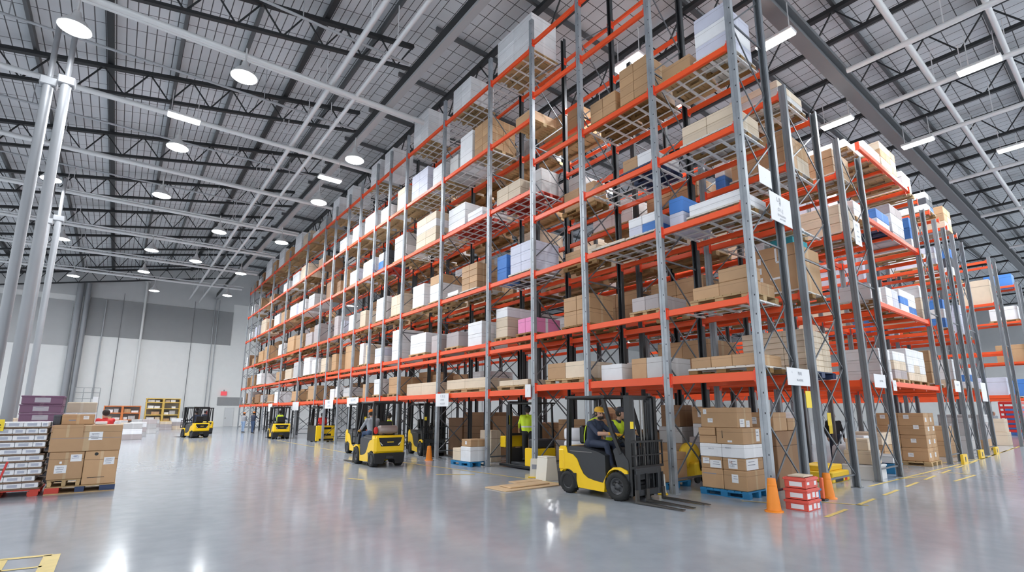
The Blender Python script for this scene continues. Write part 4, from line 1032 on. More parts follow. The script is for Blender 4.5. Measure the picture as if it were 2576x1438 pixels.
person('worker in hi-vis jacket and black trousers standing on the order picker', (.76, 7.98, .2), -.5, j, [SKIN, HIVIS, BLKC, SHOE, SKIN], .016, False, CAPD, True, True, True, brim=False)
j = standing(1.72, .03, (.2,.25,1.05), (-.22,.22,1.0))
person('worker in hi-vis jacket with raised arms behind the gas tank forklift', (-1.5, 13.5, 0), .9, j, [SKIN, HIVIS, NAVY, SHOE, SKIN], .016, False, CAPD, False, True, True)
person('worker in red top and hi-vis vest just beyond the gas tank of the forklift', (-1.75, 14.3, 0), 2.6, standing(1.70), [SKIN, REDC, NAVY, SHOE, SKIN], .016, False, CAPD, True, True, True)
j = seated(lean=.08)
person('driver hunched in blue jacket on the distant forklift on the open floor', (-5.25, 37.4, 0), .28, j, [SKIN, NAVY, DENIM, SHOE, SKIN], .03, False, CAPD, False)
person('dark-clothed driver in the truck standing close to the back wall', (-3.85, 44.6, 0), .02, seated(), [SKIN, NAVY, NAVY, SHOE, SKIN], .03, False, CAPD)
j = seated(lean=.05, hR=(.62,.25,1.28))
person('driver stretching out a yellow sleeve on the distant forklift by the racks', (-.98, 32.1, 0), -.05, j, [SKIN, DENIM, NAVY, SHOE, GLOVE], .025, False, CAPD, True)
person('worker in grey top and jeans with orange cap standing at the far rack end', (-.96, 44.3, 0), -.8, standing(1.72, .02, (.1,.3,1.05), (-.1,.3,1.05)), [SKIN, TEE, LBLUE, SHOE, SKIN], .03, False, CAPO)
person('worker in dark vest with orange cap facing the racks at the far end', (-.62, 42.2, 0), -.9, standing(1.78, .02, (.25,.35,1.2), (-.1,.3,1.1)), [SKIN, NAVY, DENIM, SHOE, SKIN], .03, False, CAPO)
person('operator in red top on the reach truck with slotted back', (.30, 27.15, .12), .1, standing(1.55), [SKIN, REDC, NAVY, SHOE, SKIN], .03, False, CAPD)
person('worker in bright red jacket beyond the stacked brown cartons', (-9.98, 16.0, 0), .4, standing(1.86, .06, (.1,.4,.9), (-.1,.4,.9)), [SKIN, REDC, NAVY, SHOE, SKIN], .018, False, None)
person('worker in black jacket with brown hair behind the grey cartons of the side racks', (10.9, 2.75, 0), 2.2, standing(1.72), [SKIN, BLKC, NAVY, SHOE, SKIN], .02, False, None)
person('worker in white shirt among the cartons behind the large carton pallet', (22.3, 3.3, 0), 2.4, standing(1.75), [SKIN, WHITEC, NAVY, SHOE, SKIN], .025, False, None)
person('worker in dark clothes near the red shelving trolley, farther along', (33.0, 2.3, 0), 2.0, standing(1.8), [SKIN, BLKC, NAVY, SHOE, SKIN], .03, False, CAPO)
person('worker in grey jacket beside the red shelving trolley', (39.0, 2.6, 0), 2.5, standing(1.8), [SKIN, TEE, NAVY, SHOE, SKIN], .03, False, None)
# ------------------------------------------------------------------ goods on the floor
def text(parent, s, size, loc, face, m=INK, name='lettering', align='CENTER'):
    cu = bpy.data.curves.new('txt', 'FONT'); cu.body = s; cu.size = size; cu.align_x = align; cu.align_y = 'CENTER'; cu.resolution_u = 2
    o = bpy.data.objects.new('txt', cu); COL.objects.link(o); bpy.context.view_layer.update()
    me = bpy.data.meshes.new_from_object(o.evaluated_get(bpy.context.evaluated_depsgraph_get())); bpy.data.objects.remove(o); bpy.data.curves.remove(cu)
    me.name = name; me.materials.clear(); me.materials.append(m)
    t = inst(name, me, loc, 0, parent); t.rotation_euler = (PI/2, 0, -PI/2 if face == 'x' else 0)
    return t
def sticker(o, face, a, z, w, h, m=WHITE, name='label', depth=None, lines=2):
    """a paper label on a carton's side; face 'x' = the side facing -x, 'y' = the side facing -y; a, z: its centre in the carton's own frame"""
    bb = [Vector(c) for c in o.bound_box]; mn = min(b.x for b in bb) if face == 'x' else min(b.y for b in bb)
    b = MB(); d = .003
    def R(a0, a1, z0, z1, k, mi):
        if face == 'x': b.add([(mn-k,a0,z0),(mn-k,a0,z1),(mn-k,a1,z1),(mn-k,a1,z0)], [(3,2,1,0)], mi)
        else: b.add([(a0,mn-k,z0),(a1,mn-k,z0),(a1,mn-k,z1),(a0,mn-k,z1)], [(0,1,2,3)], mi)
    R(a-w/2, a+w/2, z-h/2, z+h/2, d, 0)
    for i in range(lines):
        zz = z+h*.25-h*.28*i; ww = w*(.32 if i % 2 == 0 else .4)
        R(a-ww, a+ww*.6, zz-h*.035, zz+h*.035, d*1.6, 1)
    return b.obj(name, [m, INK], o)
GR = 'goods on the floor'
if BIGBOX:
    for (a, z, w_, h) in ((.05,.93,.06,.34),(.16,.75,.24,.05),(-.5,.85,.1,.16),(-.5,.6,.1,.16),(-.48,.35,.1,.16),(.1,.35,.55,.05),(.3,.1,.08,.16)): sticker(BIGBOX, 'x', -a*.75, z, w_*.8, h, lines=0)

# corner pallet of brown and white cartons
pallet('blue', .52, 1.40, .70, 1.80, 0, 'bright blue pallet under the tall stack of cartons by the corner post', 'pallets on the floor')
cp = 'on the blue pallet by the corner post'
def cc(col, x0, x1, y0, y1, z0, z1, lab): return carton(col, x0, x1, y0, y1, z0, z1-.004, lab+' '+cp, 'cartons by the corner post')
c = cc('brown', .56,1.36,.74,1.25,.145,.55,'brown carton, bottom layer nearer the post,'); sticker(c,'x',0,.24,.14,.17)
c = cc('brown', .56,1.36,1.26,1.76,.145,.55,'brown carton, bottom layer farther from the post,'); sticker(c,'x',.05,.3,.3,.02,INK,'tape',lines=0)
c = cc('brown', .58,1.34,.76,1.26,.55,.80,'carton with red circle prints, second layer,'); sticker(c,'x',.02,.13,.2,.2); sticker(c,'y',-.1,.12,.5,.22)
text(c, 'S8;', .07, (-.385,.06,.16), 'x', mat('red_brown_print', (.3,.1,.06), .7)); text(c, 'GBI', .07, (-.385,.04,.08), 'x')
c = cc('brown', .57,1.35,1.27,1.76,.55,.80,'brown carton with white labels, second layer,'); sticker(c,'x',.12,.16,.16,.12); sticker(c,'x',-.1,.1,.26,.16)
c = cc('white', .56,1.36,.74,1.25,.80,1.08,'white carton, third layer nearer the post,'); text(c, 'MAKE:', .05, (-.405,.1,.2), 'x')
c = cc('white', .57,1.35,1.26,1.77,.80,1.08,'white carton, third layer farther from the post,'); text(c, 'BALO', .05, (-.395,-.02,.17), 'x')
c = cc('brown', .58,1.36,.76,1.36,1.08,1.42,'slotted brown carton, fourth layer nearer the post,'); sticker(c,'y',.22,.18,.15,.26); sticker(c,'x',.0,.06,.1,.04); sticker(c,'x',.16,.2,.015,.16,BLACKTXT,'slot',lines=0)
c = cc('brown', .59,1.30,1.38,1.78,1.08,1.25,'flat brown carton, fourth layer lower,'); c = cc('brown', .57,1.30,1.39,1.78,1.25,1.42,'flat brown carton, fourth layer upper,')
c = cc('brown', .60,1.22,.86,1.72,1.42,1.85,'wide brown carton topmost,'); sticker(c,'x',.32,.34,.08,.1); sticker(c,'x',.2,.15,.12,.09); sticker(c,'y',-.14,.1,.2,.17); sticker(c,'y',.1,.08,.15,.14)
# second blue pallet behind
pallet('blue', .30, 1.35, 2.55, 3.55, 0, 'blue pallet under two brown cartons behind the forklift mast', 'pallets on the floor')
c = carton('brown', .34,1.30,2.6,3.05,.145,.80,'tall brown carton on the blue pallet behind the mast, nearer half', GR); c = carton('brown', .34,1.30,3.06,3.5,.145,.80,'tall brown carton on the blue pallet behind the mast, farther half', GR)
# red crates stacked at the corner frame
rm_ = MB()
for k in range(3):
    z = .19*k; rm_.__class__
def crate(col, x0, x1, y0, y1, z0, h, label, m, group=None):
    t = thing('plastic_crate', label, 'crate', ((x0+x1)/2, (y0+y1)/2, z0), 0, group); a, b = (x1-x0)/2, (y1-y0)/2; w_ = .02
    MB().box(-a,a,-b,-b+w_,0,h,.004).box(-a,a,b-w_,b,0,h,.004).box(-a,-a+w_,-b+w_,b-w_,0,h,.004).box(a-w_,a,-b+w_,b-w_,0,h,.004).box(-a+w_,a-w_,-b+w_,b-w_,0,.02).obj('crate_body', m, t)
    MB().box(-a-.02,a+.02,-b-.02,-b,h-.05,h-.012,.004).box(-a-.02,a+.02,b,b+.02,h-.05,h-.012,.004).box(-a-.02,-a,-b,b,h-.05,h-.012,.004).box(a,a+.02,-b,b,h-.05,h-.012,.004).obj('rim', m, t)
    return t
RC = mat('crate_red', (0.72, 0.10, 0.07), .45, 0, .08, .1, 4)
for k, wd in enumerate(('bottom', 'middle', 'top')):
    t = crate('red', .14+.005*k, .66-.005*k, -.56+.005*k, -.17-.005*k, .195*k, .185, 'red plastic crate with white labels, %s of the stack at the corner post' % wd, RC, 'red crates at the corner post')
    bm_ = MB()
    for (a0, a1, z0, z1) in (((-.24,-.11,.02,.11), (-.03,.08,.03,.12), (.13,.23,.02,.11)) if k < 2 else ((-.2,-.1,.06,.11), (.1,.2,.04,.11))):
        bm_.add([(a0,-.1962+.005*k,z0),(a1,-.1962+.005*k,z0),(a1,-.1962+.005*k,z1),(a0,-.1962+.005*k,z1)], [(0,1,2,3)])
    bm_.add([(-.2612+.005*k,-.12,.03),(-.2612+.005*k,-.12,.11),(-.2612+.005*k,.1,.11),(-.2612+.005*k,.1,.03)], [(0,1,2,3)])
    bm_.obj('label', WHITE, t)
carton('tan', .20, .60, -.51, -.22, .576, .605, 'flat tan carton lid on top of the red crates', GR)
crate('blue', .78, 1.06, -.42, -.16, 0, .32, 'small blue crate squeezed beside the red crates at the post', PBLUE)
carton('dark', 0.81, 1.03, -.39, -.19, .33, .5, 'small dark tote on the small blue crate at the post', GR)
# cones
def cone(loc, s, label, fat=1.0, m=ORG):
    t = thing('traffic_cone', label, 'cone', loc, 0, 'orange cones')
    MB().lathe([(.15*s*fat,.02),(.145*s*fat,.05),(.085*s*fat,.56*s),(.08*s*fat,.575*s),(.06*s*fat,.575*s)], 24).obj('cone_body', m, t)
    MB().lathe([(.19*s*fat,0),(.19*s*fat,.02),(.15*s*fat,.03)], 24).obj('base', m, t)
    b = MB()
    b.lathe([(.1*s*fat,.44*s),(.102*s*fat,.445*s),(.099*s*fat,.47*s),(.095*s*fat,.475*s)], 24).obj('ridge', m, t)
cone((-.30,-.16,0), 1.0, 'bright orange cone at the foot of the corner post beside the red crates', .82)
cone((2.0,-.2,0), .88, 'orange cone standing alone between the red crates and the yellow dock step', .95)
cone((-.45,12.25,0), .9, 'orange cone behind the gas tank forklift, before the parked forklift', .9)
t = thing('bollard', 'thin orange-red flat post standing beside the second orange cone', 'bollard', (1.68,-.22,0)); MB().box(-.04,.04,-.03,.03,.03,.44,.01).obj('post', mat('post_orange_red',(.8,.14,.05),.5), t); MB().box(-.1,.1,-.07,.07,0,.03,.01).obj('base', BLK, t)
# white tapered bin, yellow wedges
t = thing('tapered_bin', 'upturned cream tapered bin beside the boards on the floor', 'bin', (-.62,5.55,0))
MB().prism([(-.22,0),(.22,0),(.15,.56),(-.15,.56)], 'y', -.2, .2).obj('shell', CREAM, t); MB().box(-.16,.16,-.2,.2,.56,.60,.02).obj('lid', CREAM, t)
def wedge(loc, w_, h, m, label, rz=0):
    t = thing('barrier_board', label, 'barrier', loc, rz, None); MB().prism([(-w_,0),(w_,0),(w_*.75,h),(-w_*.75,h)], 'y', -.03, .03).obj('board', m, t); MB().box(-w_-.03,w_+.03,-.1,.1,0,.03,.01).obj('foot', YPLASTIC, t)
    MB().box(-w_*.5, w_*.5, -.034,-.03, h*.45, h*.7).obj('print', INK if m is CREAM else WHITE, t)
wedge((-.62,6.05,0), .13, .5, CREAM, 'cream board with yellow foot behind the cream tapered bin', -.9)
wedge((-.22,5.02,0), .13, .46, YPLASTIC, 'yellow board standing beside the cream tapered bin', -.9)
wedge((-.32,2.62,0), .1, .52, mat('pale_yellow',(.85,.72,.3),.5), 'pale yellow board behind the fork tips by the rack post', -.9)
wedge((-.25,2.22,0), .08, .42, CREAM, 'cream board next to the pale yellow board by the rack post', -.9)
# white sacks
SACK = mat('white_sack', (.70,.70,.74), .6, 0, .06, .12, 5)
def sack(x, y, z, r, h, label, rx=1.0):
    t = tag(inst('sack', MB().lathe([(r*.8,0),(r*.97,h*.08),(r,h*.3),(r*1.0,h*.75),(r*.95,h*.93),(r*.75,h)], 22).mesh('sack', [SACK]), (x,y,z)), label, 'sack', 'white sacks'); return t
for k, wd in enumerate(('lowest', 'second', 'third', 'topmost')):
    sack(.42, 5.45, .33*k, .36-.005*k, .325, '%s white wrapped roll of the stack behind the nearest forklift' % wd)
carton('white', .85, 1.35, 5.1, 5.7, 0, .95, 'white carton beside the stack of wrapped rolls behind the nearest forklift', GR)
# plywood boards on the floor
PLY = mat('plywood', (.66,.46,.27), .7, 0, 0, .3, 3)
for i, (x0, x1, y0, y1, z, lb) in enumerate(((-2.75,-1.0,4.55,5.35,.0,'largest plywood board lying flat on the floor'), (-2.45,-1.25,4.75,5.2,.03,'smaller plywood board lying on the largest board'), (-1.75,-.9,5.42,5.75,0,'narrow plywood board beside the cream bin'))):
    b = tag(MB().box(x0,x1,y0,y1,z+.002,z+.026,.004).obj('plywood_board', PLY), lb, 'board', 'boards on the floor')
# blue pallet with cartons in the second section
pallet('blue', -.22, .42, 8.0, 10.2, 0, 'long blue pallet under cartons beside the order picker', 'pallets on the floor') if False else None
pallet('blue', -.55, .22, 9.35, 10.55, 0, 'blue pallet under small brown and white cartons by the order picker', 'pallets on the floor')
c = carton('white', -.5,.15,9.4,10.0,.145,.62,'white carton, lower, on the blue pallet by the order picker', GR); c = carton('brown', -.48,.13,9.42,9.98,.625,.86,'flat brown carton on the white one by the order picker', GR); sticker(c,'x',0,.12,.1,.1)
carton('tan', -.5,.15,10.02,10.5,.145,.55,'tan carton beside the white one on the blue pallet', GR)
carton('tan', .9,1.35,10.2,10.9,0,1.1,'pale tall carton behind the blue pallet cartons', GR)
# cartons standing on the floor deeper in the racks
def fl(col, x0, x1, y0, y1, z0, z1, label, st=False):
    c = carton(col, x0, x1, y0, y1, z0, z1-.004, label, 'cartons on the floor inside the racks')
    if st: sticker(c, 'x', .05, (z1-z0)*.55, .16, .16)
    return c
fl('dkbrown',2.55,4.1,13.0,14.6,0,1.15,'big dark brown carton, lower, behind the parked forklift'); fl('dkbrown',2.55,4.1,13.0,14.6,1.15,1.75,'big dark brown carton, upper, behind the parked forklift')
fl('dkbrown',2.55,4.1,14.7,15.9,0,1.5,'dark brown carton next to the big pair behind the parked forklift')
fl('brown',2.55,4.0,9.6,10.9,0,.7,'brown carton, lower, behind the order picker'); fl('brown',2.6,4.0,9.7,10.8,.7,1.35,'brown carton, upper, behind the order picker'); fl('dkbrown',2.55,4.0,11.2,12.4,0,1.6,'tall dark brown carton behind the blue pallet')
fl('brown',2.55,3.9,5.0,6.4,0,1.2,'brown carton behind the white wrapped rolls'); fl('mauve',2.55,3.9,7.1,8.6,0,.8,'mauve-grey carton inside the second rack row'); fl('brown',2.6,3.9,7.2,8.5,.8,1.5,'brown carton on the mauve-grey one inside the second rack row')
fl('mauve',2.55,3.4,2.5,3.3,0,.55,'mauve-grey carton, lowest, seen through the corner rack'); fl('mauve',2.55,3.4,2.5,3.3,.55,1.1,'mauve-grey carton, second, seen through the corner rack'); fl('white',2.6,3.3,2.55,3.2,1.1,1.45,'white carton on mauve ones seen through the corner rack'); fl('brown',2.6,3.3,2.6,3.2,1.45,1.9,'brown carton topmost seen through the corner rack',True)
fl('mauve',3.45,4.1,2.5,3.4,0,1.3,'mauve-grey tall carton behind the corner rack'); fl('grey',3.45,4.1,2.6,3.3,1.3,1.8,'grey carton on the mauve tall carton',True)
fl('brown',2.55,3.3,3.5,4.4,0,.9,'brown carton behind the nearest forklift mast'); fl('grey',2.6,3.3,3.55,4.3,.9,1.35,'grey carton behind the nearest forklift mast'); fl('dkbrown',2.6,3.25,3.6,4.2,1.35,1.95,'dark brown carton topmost behind the nearest forklift mast',True)
fl('blue',3.5,4.0,3.6,4.1,0,1.2,'blue tote stack beside the brown cartons') if False else None
fl('dkbrown',2.55,4.0,1.0,2.0,0,1.3,'dark brown carton, deeper, just inside the second rack row'); fl('brown',2.6,3.3,1.05,1.9,1.3,1.75,'brown carton topmost just inside the second rack row',True); fl('brown',3.35,4.05,1.05,1.9,1.3,1.6,'brown carton topmost, inner, just inside the second rack row')
for k, (c_, h0, h1) in enumerate((('mauve',0,.6),('mauve',.6,1.05),('lavender',1.05,1.45),('mauve',1.45,1.75))):
    fl(c_, 4.5, 5.5, 1.55+.04*k, 3.3-.04*k, h0, h1, '%s in the grey stack behind the yellow dock step, %s from floor' % ({'mauve':'mauve-grey carton','lavender':'long pale lavender tote'}[c_], ORD[k]))
fl('mauve',5.9,7.2,2.5,4.0,0,.8,'mauve-grey carton behind the white bag'); fl('brown',5.9,7.2,2.5,4.0,.8,1.45,'brown carton on mauve-grey carton behind the white bag',True); fl('brown',5.9,6.6,4.75,5.6,0,1.7,'tall brown carton deep behind the white crate'); fl('mauve',6.0,7.2,5.7,6.6,0,1.5,'mauve-grey tall carton deep behind the white crate')
for i, (x, y, h, c_) in enumerate(((8.3,4.2,1.6,'brown'),(9.8,5.0,1.9,'dkbrown'),(11.2,4.6,1.5,'mauve'),(9.0,7.5,1.8,'brown'),(11.5,8.5,1.9,'mauve'),(8.4,11,1.7,'dkbrown'),(10.6,12.4,2.0,'brown'))):
    fl(c_, x, x+1.0, y, y+1.0, 0, h*.55, '%s carton, lower of a pair, %s of those between the end racks' % (CNAME[c_], ORD[i])); fl(c_, x+.03, x+.97, y+.03, y+.97, h*.55, h, '%s carton, upper of a pair, %s of those between the end racks' % (CNAME[c_], ORD[i]), True)
# yellow dock step, yellow drum machine
t = thing('dock_step', 'yellow plastic dock step with a red reflector', 'step', (5.05,.95,0))
MB().box(-.55,.55,-.35,.45,.0,.26,.02).obj('lower_block', YPLASTIC, t); MB().box(-.45,.55,-.2,.45,.26,.40,.02).obj('upper_block', YPLASTIC, t); MB().box(-.4,.1,-.356,-.34,.02,.14).obj('opening', BLK, t); MB().box(.22,.36,-.358,-.35,.03,.13).obj('reflector', REDP, t)
t = thing('yellow_machine', 'yellow wheeled machine with black hoses behind the corner frame', 'machine', (2.05,3.0,0))
MB().lathe([(.05,-.12),(.34,-.1),(.36,0),(.34,.1),(.05,.12)], 24, (0,0,.62), 'y').obj('drum', YPLASTIC, t); MB().box(-.22,.2,-.3,.3,.12,.5,.04).obj('base_box', YPLASTIC, t)
MB().tube([(.0,-.32,.3),(-.1,-.34,.6),(.1,-.34,.85),(.2,-.2,.95)], .025).obj('hose', BLK, t)
for x in (-.15,.15): MB().lathe([(.1,-.03),(.1,.03)], 14, (x,-.28,.1), 'y').obj('wheel', RUB, t)
# white crates and sack by the third row
WCR = mat('crate_white', (.72,.72,.73), .5, 0, .05, .1, 4)
crate('white', 5.88, 6.75, .1, .85, 0, .38, 'white ventilated crate with torn brown paper at the third rack row', WCR)
fl('tan',5.95,6.68,.16,.8,.39,.75,'torn tan carton on the white crate at the third rack row'); fl('tan',6.0,6.6,.22,.75,.75,1.05,'smaller tan carton topmost on the white crate')
sack(7.22, 1.1, 0, .42, .82, 'big white bag slumped beyond the white crate'); fl('dark',6.9,7.2,.35,.55,0,.3,'small charcoal tote before the big white bag')
crate('white', 8.0, 8.7, .25, .8, .0, .28, 'low white and blue crate beyond the big white bag', PBLUE); crate('white', 8.02, 8.68, .27, .78, .30, .22, 'white crate stacked on the low blue crate', WCR); fl('brown',8.05,8.6,.9,1.5,0,.8,'brown carton behind the white and blue crates'); fl('white',8.1,8.5,.95,1.4,.8,1.05,'white bottle carton behind the white and blue crates')
# large carton pallet
lp = 'of the large carton pallet under the bridging rack'
pallet('wood', 11.3, 12.6, .15, 1.65, 0, 'wooden pallet under the large brown carton block', 'pallets on the floor')
zs = [.145, .58, 1.0, 1.30, 1.72]; ys_ = [.2, .92, 1.6]
for k in range(4):
    for i in range(2):
        for j in range(2):
            o_ = .02*(k % 2)
            c = carton('brown', 11.35+.6*i+.003+o_, 11.35+.6*(i+1)-.004, ys_[j]+.003, ys_[j+1]-.004-(.06 if (k == 3 and j) else 0), zs[k], zs[k+1]-.004, 'brown carton, %s layer, %s, %s, %s' % (ORD[k], ('nearer','farther')[i], ('front','rear')[j], lp), 'large carton pallet')
            if j == 0: sticker(c, 'y', -.1+.1*(k % 3), .2, .16, .14)
            if i == 0: sticker(c, 'x', .12-.12*(k % 3), .2+.03*k, .15, .13)
fl('brown',9.6,10.8,.9,2.0,0,.7,'brown carton before the large carton block, lower'); fl('tan',9.65,10.7,.95,1.9,.7,1.1,'tan carton before the large carton block, upper')
# along the side aisle beyond
def pw(i, x, y0, c, h, tw): 
    fl(c, x, x+1.1, y0, y0+1.0, .0, h*.5, '%s %s, lower, before the %s end rack' % (CNAME[c], tw, ORD[i])); fl(c, x+.05, x+1.05, y0+.05, y0+.95, h*.5, h, '%s %s, upper, before the %s end rack' % (CNAME[c], tw, ORD[i]), True)
pw(0, 13.1, .7, 'tan', 1.3, 'carton'); pw(1, 16.25, .6, 'brown', 1.2, 'carton'); pw(2, 19.2, .5, 'grey', 1.5, 'carton'); pw(3, 27.6, .5, 'tan', 1.4, 'carton')
pallet('wood', 21.2, 23.2, .4, 2.0, 0, 'wooden pallet under the grey wrapped cartons beyond the third end rack', 'pallets on the floor'); load(21.2,23.2,.4,2.0,.142,1.5,('brown','mauve','mauve','grey'),(2,1,4),'wrapped load beyond the third end rack','',None,GR)
for i, (x, y) in enumerate(((13.4,-.12),(16.7,-.02),(19.7,0.0),(28.0,.0))):
    t = thing('post_guard', 'yellow post protector at the foot of the %s end rack' % ORD[i], 'post guard', (x,y-.16,0)); MB().prism([(-.3,-.04),(.3,-.04),(.3,.04),(-.3,.04)], 'z', 0, .32 if i < 2 else .3).obj('plate', YPLASTIC, t); MB().box(-.08,.04,-.045,-.03,.08,.24).obj('opening', BLK, t)
t = thing('shelf_trolley', 'tall red shelving trolley far along the side aisle', 'trolley', (44.5,2.3,0))
for z in (.25,.6,.95,1.3,1.65,2.0,2.35): MB().box(-.9,.9,-.6,.6,z,z+.19,.02).obj('shelf', REDP, t)
for x in (-.9,.9):
    for y in (-.6,.6): MB().bar((x,y,.15),(x,y,2.5),.08,.08).obj('upright', REDP, t); MB().lathe([(.09,-.04),(.09,.04)],12,(x*.9,y*.9,.09),'x').obj('wheel', RUB, t)
fl('blue',46.2,47.2,2.0,3.0,0,2.0,'blue tall tote beside the red shelving trolley')
# ------------------------------------------------------------------ tray stack and carton pallet at the left
TRAY = mat('tray_brown', (.20,.13,.085), .7); 
pallet('red', -12.25, -10.86, 10.28, 11.3, 0, 'red pallet under the tall stack of white packs', 'pallets by the tray stack')
for k in range(10):
    z = .142+.1405*k; jx = .004*((k*7) % 5)
    t = tag(MB().box(-12.22+jx,-10.88+jx,10.30,11.26,z,z+.03,.004).obj('tray', TRAY), 'brown tray board of the white pack stack, %s from the floor' % ORD[k], 'tray', 'tray boards')
    x = -12.2; q = 0; rn = random.Random(k)
    while x < -10.95:
        wd = min(rn.choice((.2,.28,.34)), -10.9-x); 
        if wd < .1: break
        nm = 'white pack, %s from the aisle end, on the %s tray from the floor' % ('%s', ORD[k])
        b = MB().box(0, wd-.006, 0, .92, 0, .102, .008); b.add([(wd*.2,-.002,.025),(wd*.75,-.002,.025),(wd*.75,-.002,.08),(wd*.2,-.002,.08)], [(0,1,2,3)], 1)
        o = b.obj('white_pack', [CART['white'], mat('pack_print', (.42,.44,.52), .6)]); o.location = (x+jx, 10.305, z+.0315); o['_q'] = q; q += 1
        o['nmk'] = nm; tag(o, None, 'pack', 'white packs on trays'); x += wd
    row = [o for o in bpy.data.objects if o.get('nmk') and ('%s tray' % ORD[k]) in o['nmk']]
    for o in row:
        o['label'] = o['nmk'] % ORD[len(row)-1-o['_q']]
    for o in row: del o['nmk']; del o['_q']
t = thing('warning_sign', 'yellow warning placard with black triangle at the edge of the tray stack', 'sign', (-11.72,10.285,1.36)); MB().box(-.14,.14,-.012,0,0,.24,.004).obj('plate', YSIGN, t)
tb = MB(); tb.bar((-.09,-.015,.12),(.0,-.015,.21),.006,.012).bar((0,-.015,.21),(.09,-.015,.12),.006,.012).bar((-.09,-.015,.12),(.09,-.015,.12),.006,.012); tb.bar((-.1,-.015,.07),(.1,-.015,.07),.006,.01).bar((-.07,-.015,.04),(.05,-.015,.05),.006,.01); tb.obj('pictogram', BLACKTXT, t)
t = thing('barrier_post', 'red leaning steel barrier bar before the tray stack', 'barrier', (-11.35,9.55,0)); MB().bar((-.16,0,.03),(.0,0,.78),.075,.03).obj('bar', REDP, t); MB().box(-.3,-.02,-.12,.12,0,.03,.01).obj('foot', REDP, t)
lp = 'on the red and navy pallet'
t = thing('pallet', 'low pallet with red and navy blocks under three worn brown cartons', 'pallet', (-10.2,10.8,0), 0, 'pallets by the tray stack')
MB().box(-.60,.60,-.52,.5,.135,.155,.004).box(-.6,.6,-.52,.5,0,.02).obj('deck', PWOOD, t); MB().box(-.6,-.36,-.52,.5,.02,.135,.004).obj('red_block', PRED, t); MB().box(.32,.6,-.52,.5,.02,.135,.004).obj('navy_block', PNAVY, t); MB().box(-.1,.06,-.52,.5,.02,.135,.004).obj('middle_block', PNAVY, t)
pallet('wood', -10.78, -10.22, 10.32, 11.2, .157, 'small wooden pallet under the lower worn carton nearer the trays', 'pallets by the tray stack')
WG = 'worn cartons by the trays'
c = carton('brown', -10.80,-10.215,10.30,11.2,.302,.885,'worn brown carton with three white labels, lower, nearer the trays', WG)
sticker(c,'y',-.08,.22,.2,.17,lines=3); sticker(c,'y',.16,.45,.19,.15,lines=2); sticker(c,'y',-.09,.36,.04,.05,lines=0)
text(c, 'Co .. ,3', .04, (-.08,-.457,.25), 'y'); text(c, 'GP -', .05, (.16,-.457,.485), 'y', mat('blue_print',(.06,.1,.35),.6))
c = carton('brown', -10.205,-9.61,10.30,11.2,.16,.885,'worn brown carton with hand hole, lower, at the aisle end', WG)
sticker(c,'y',.14,.5,.19,.16,lines=3); sticker(c,'y',-.06,.15,.3,.012,BLACKTXT,'tape',lines=0); h_ = MB().lathe([(.035,0),(.035,.004)],16,(0,0,0),'y').obj('hand_hole', BLACKTXT, c); h_.location = (-.1,-.455,.66); text(c, 'UPOTOP', .035, (.14,-.457,.53), 'y')
c = carton('brown', -10.83,-9.60,10.28,11.2,.89,1.46,'long worn brown carton lying across the two lower ones', WG)
sticker(c,'y',.15,.33,.24,.18,lines=3); text(c, 'grosso', .045, (.15,-.467,.375), 'y'); sticker(c,'y',.0,.29,1.2,.008,INK,'crease',lines=0)
fp = MB(); fp.add([(-.6,-.462,.31),(-.08,-.462,.31),(-.08,-.5,.585),(-.57,-.5,.585)], [(0,1,2,3)]).obj('flap', CART['brown'], c)
c = carton('brown', -10.72,-10.15,10.75,11.15,1.465,1.70,'small brown carton with white labels standing on the long worn carton', WG); sticker(c,'y',.14,.16,.1,.08); sticker(c,'y',-.1,.1,.12,.03,INK,'print',lines=0)
carton('dark', -10.865,-10.735,10.75,11.15,1.465,1.69,'charcoal box beside the small carton on the long worn one', WG)
o = tag(MB().box(-10.12,-9.9,10.7,11.0,1.466,1.53,.01).obj('paper_bundle', WHITE), 'bundle of white paper on the long worn carton', 'paper')
# purple totes and pale slabs behind
def tote(x0,x1,y0,y1,z0,z1,col,label):
    c = carton(col, x0,x1,y0,y1,z0,z1,label,'totes behind the tray stack'); sticker(c,'y',.0,(z1-z0)*.5,(x1-x0)*.38,(z1-z0)*.55,mat('film_grey',(.45,.42,.47),.4),'wrap_label',lines=1)
    MB().box(-(x1-x0)/2-.015,(x1-x0)/2+.015,-(y1-y0)/2-.015,(y1-y0)/2+.015,z1-z0-.03,z1-z0+.002,.006).obj('lid', CART[col], c); return c
for k in range(3):
    carton('dark', -11.66,-10.86,12.7,13.6,.43*k,.43*k+.425,'large charcoal box under the purple totes, %s from floor' % ORD[k],'totes behind the tray stack')
for k in range(4):
    tote(-11.66+.012*(k % 2),-10.88+.012*(k % 2),12.72,13.55,1.29+.218*k,1.29+.218*k+.212,'purple','purple wrapped tote, %s of the four stacked behind the white packs' % ('lowest','second','third','topmost')[k])
for k in range(4):
    carton('dark' if k < 3 else 'mauve', -10.84,-10.58,12.9,13.5,.43*k,.43*k+.425,'narrow charcoal box beside the purple totes, %s from floor' % ORD[k],'totes behind the tray stack')
for k in range(7):
    c_ = ('tan','white','tan','brown','brown','white','tan')[k]
    carton(c_, -10.92+.01*k,-10.22,14.1,15.0,.29*k,.29*k+.284,'%s flat carton of the pale stack by the purple totes, %s from floor' % (CNAME[c_], ORD[k]), GR)
rr = random.Random(3)
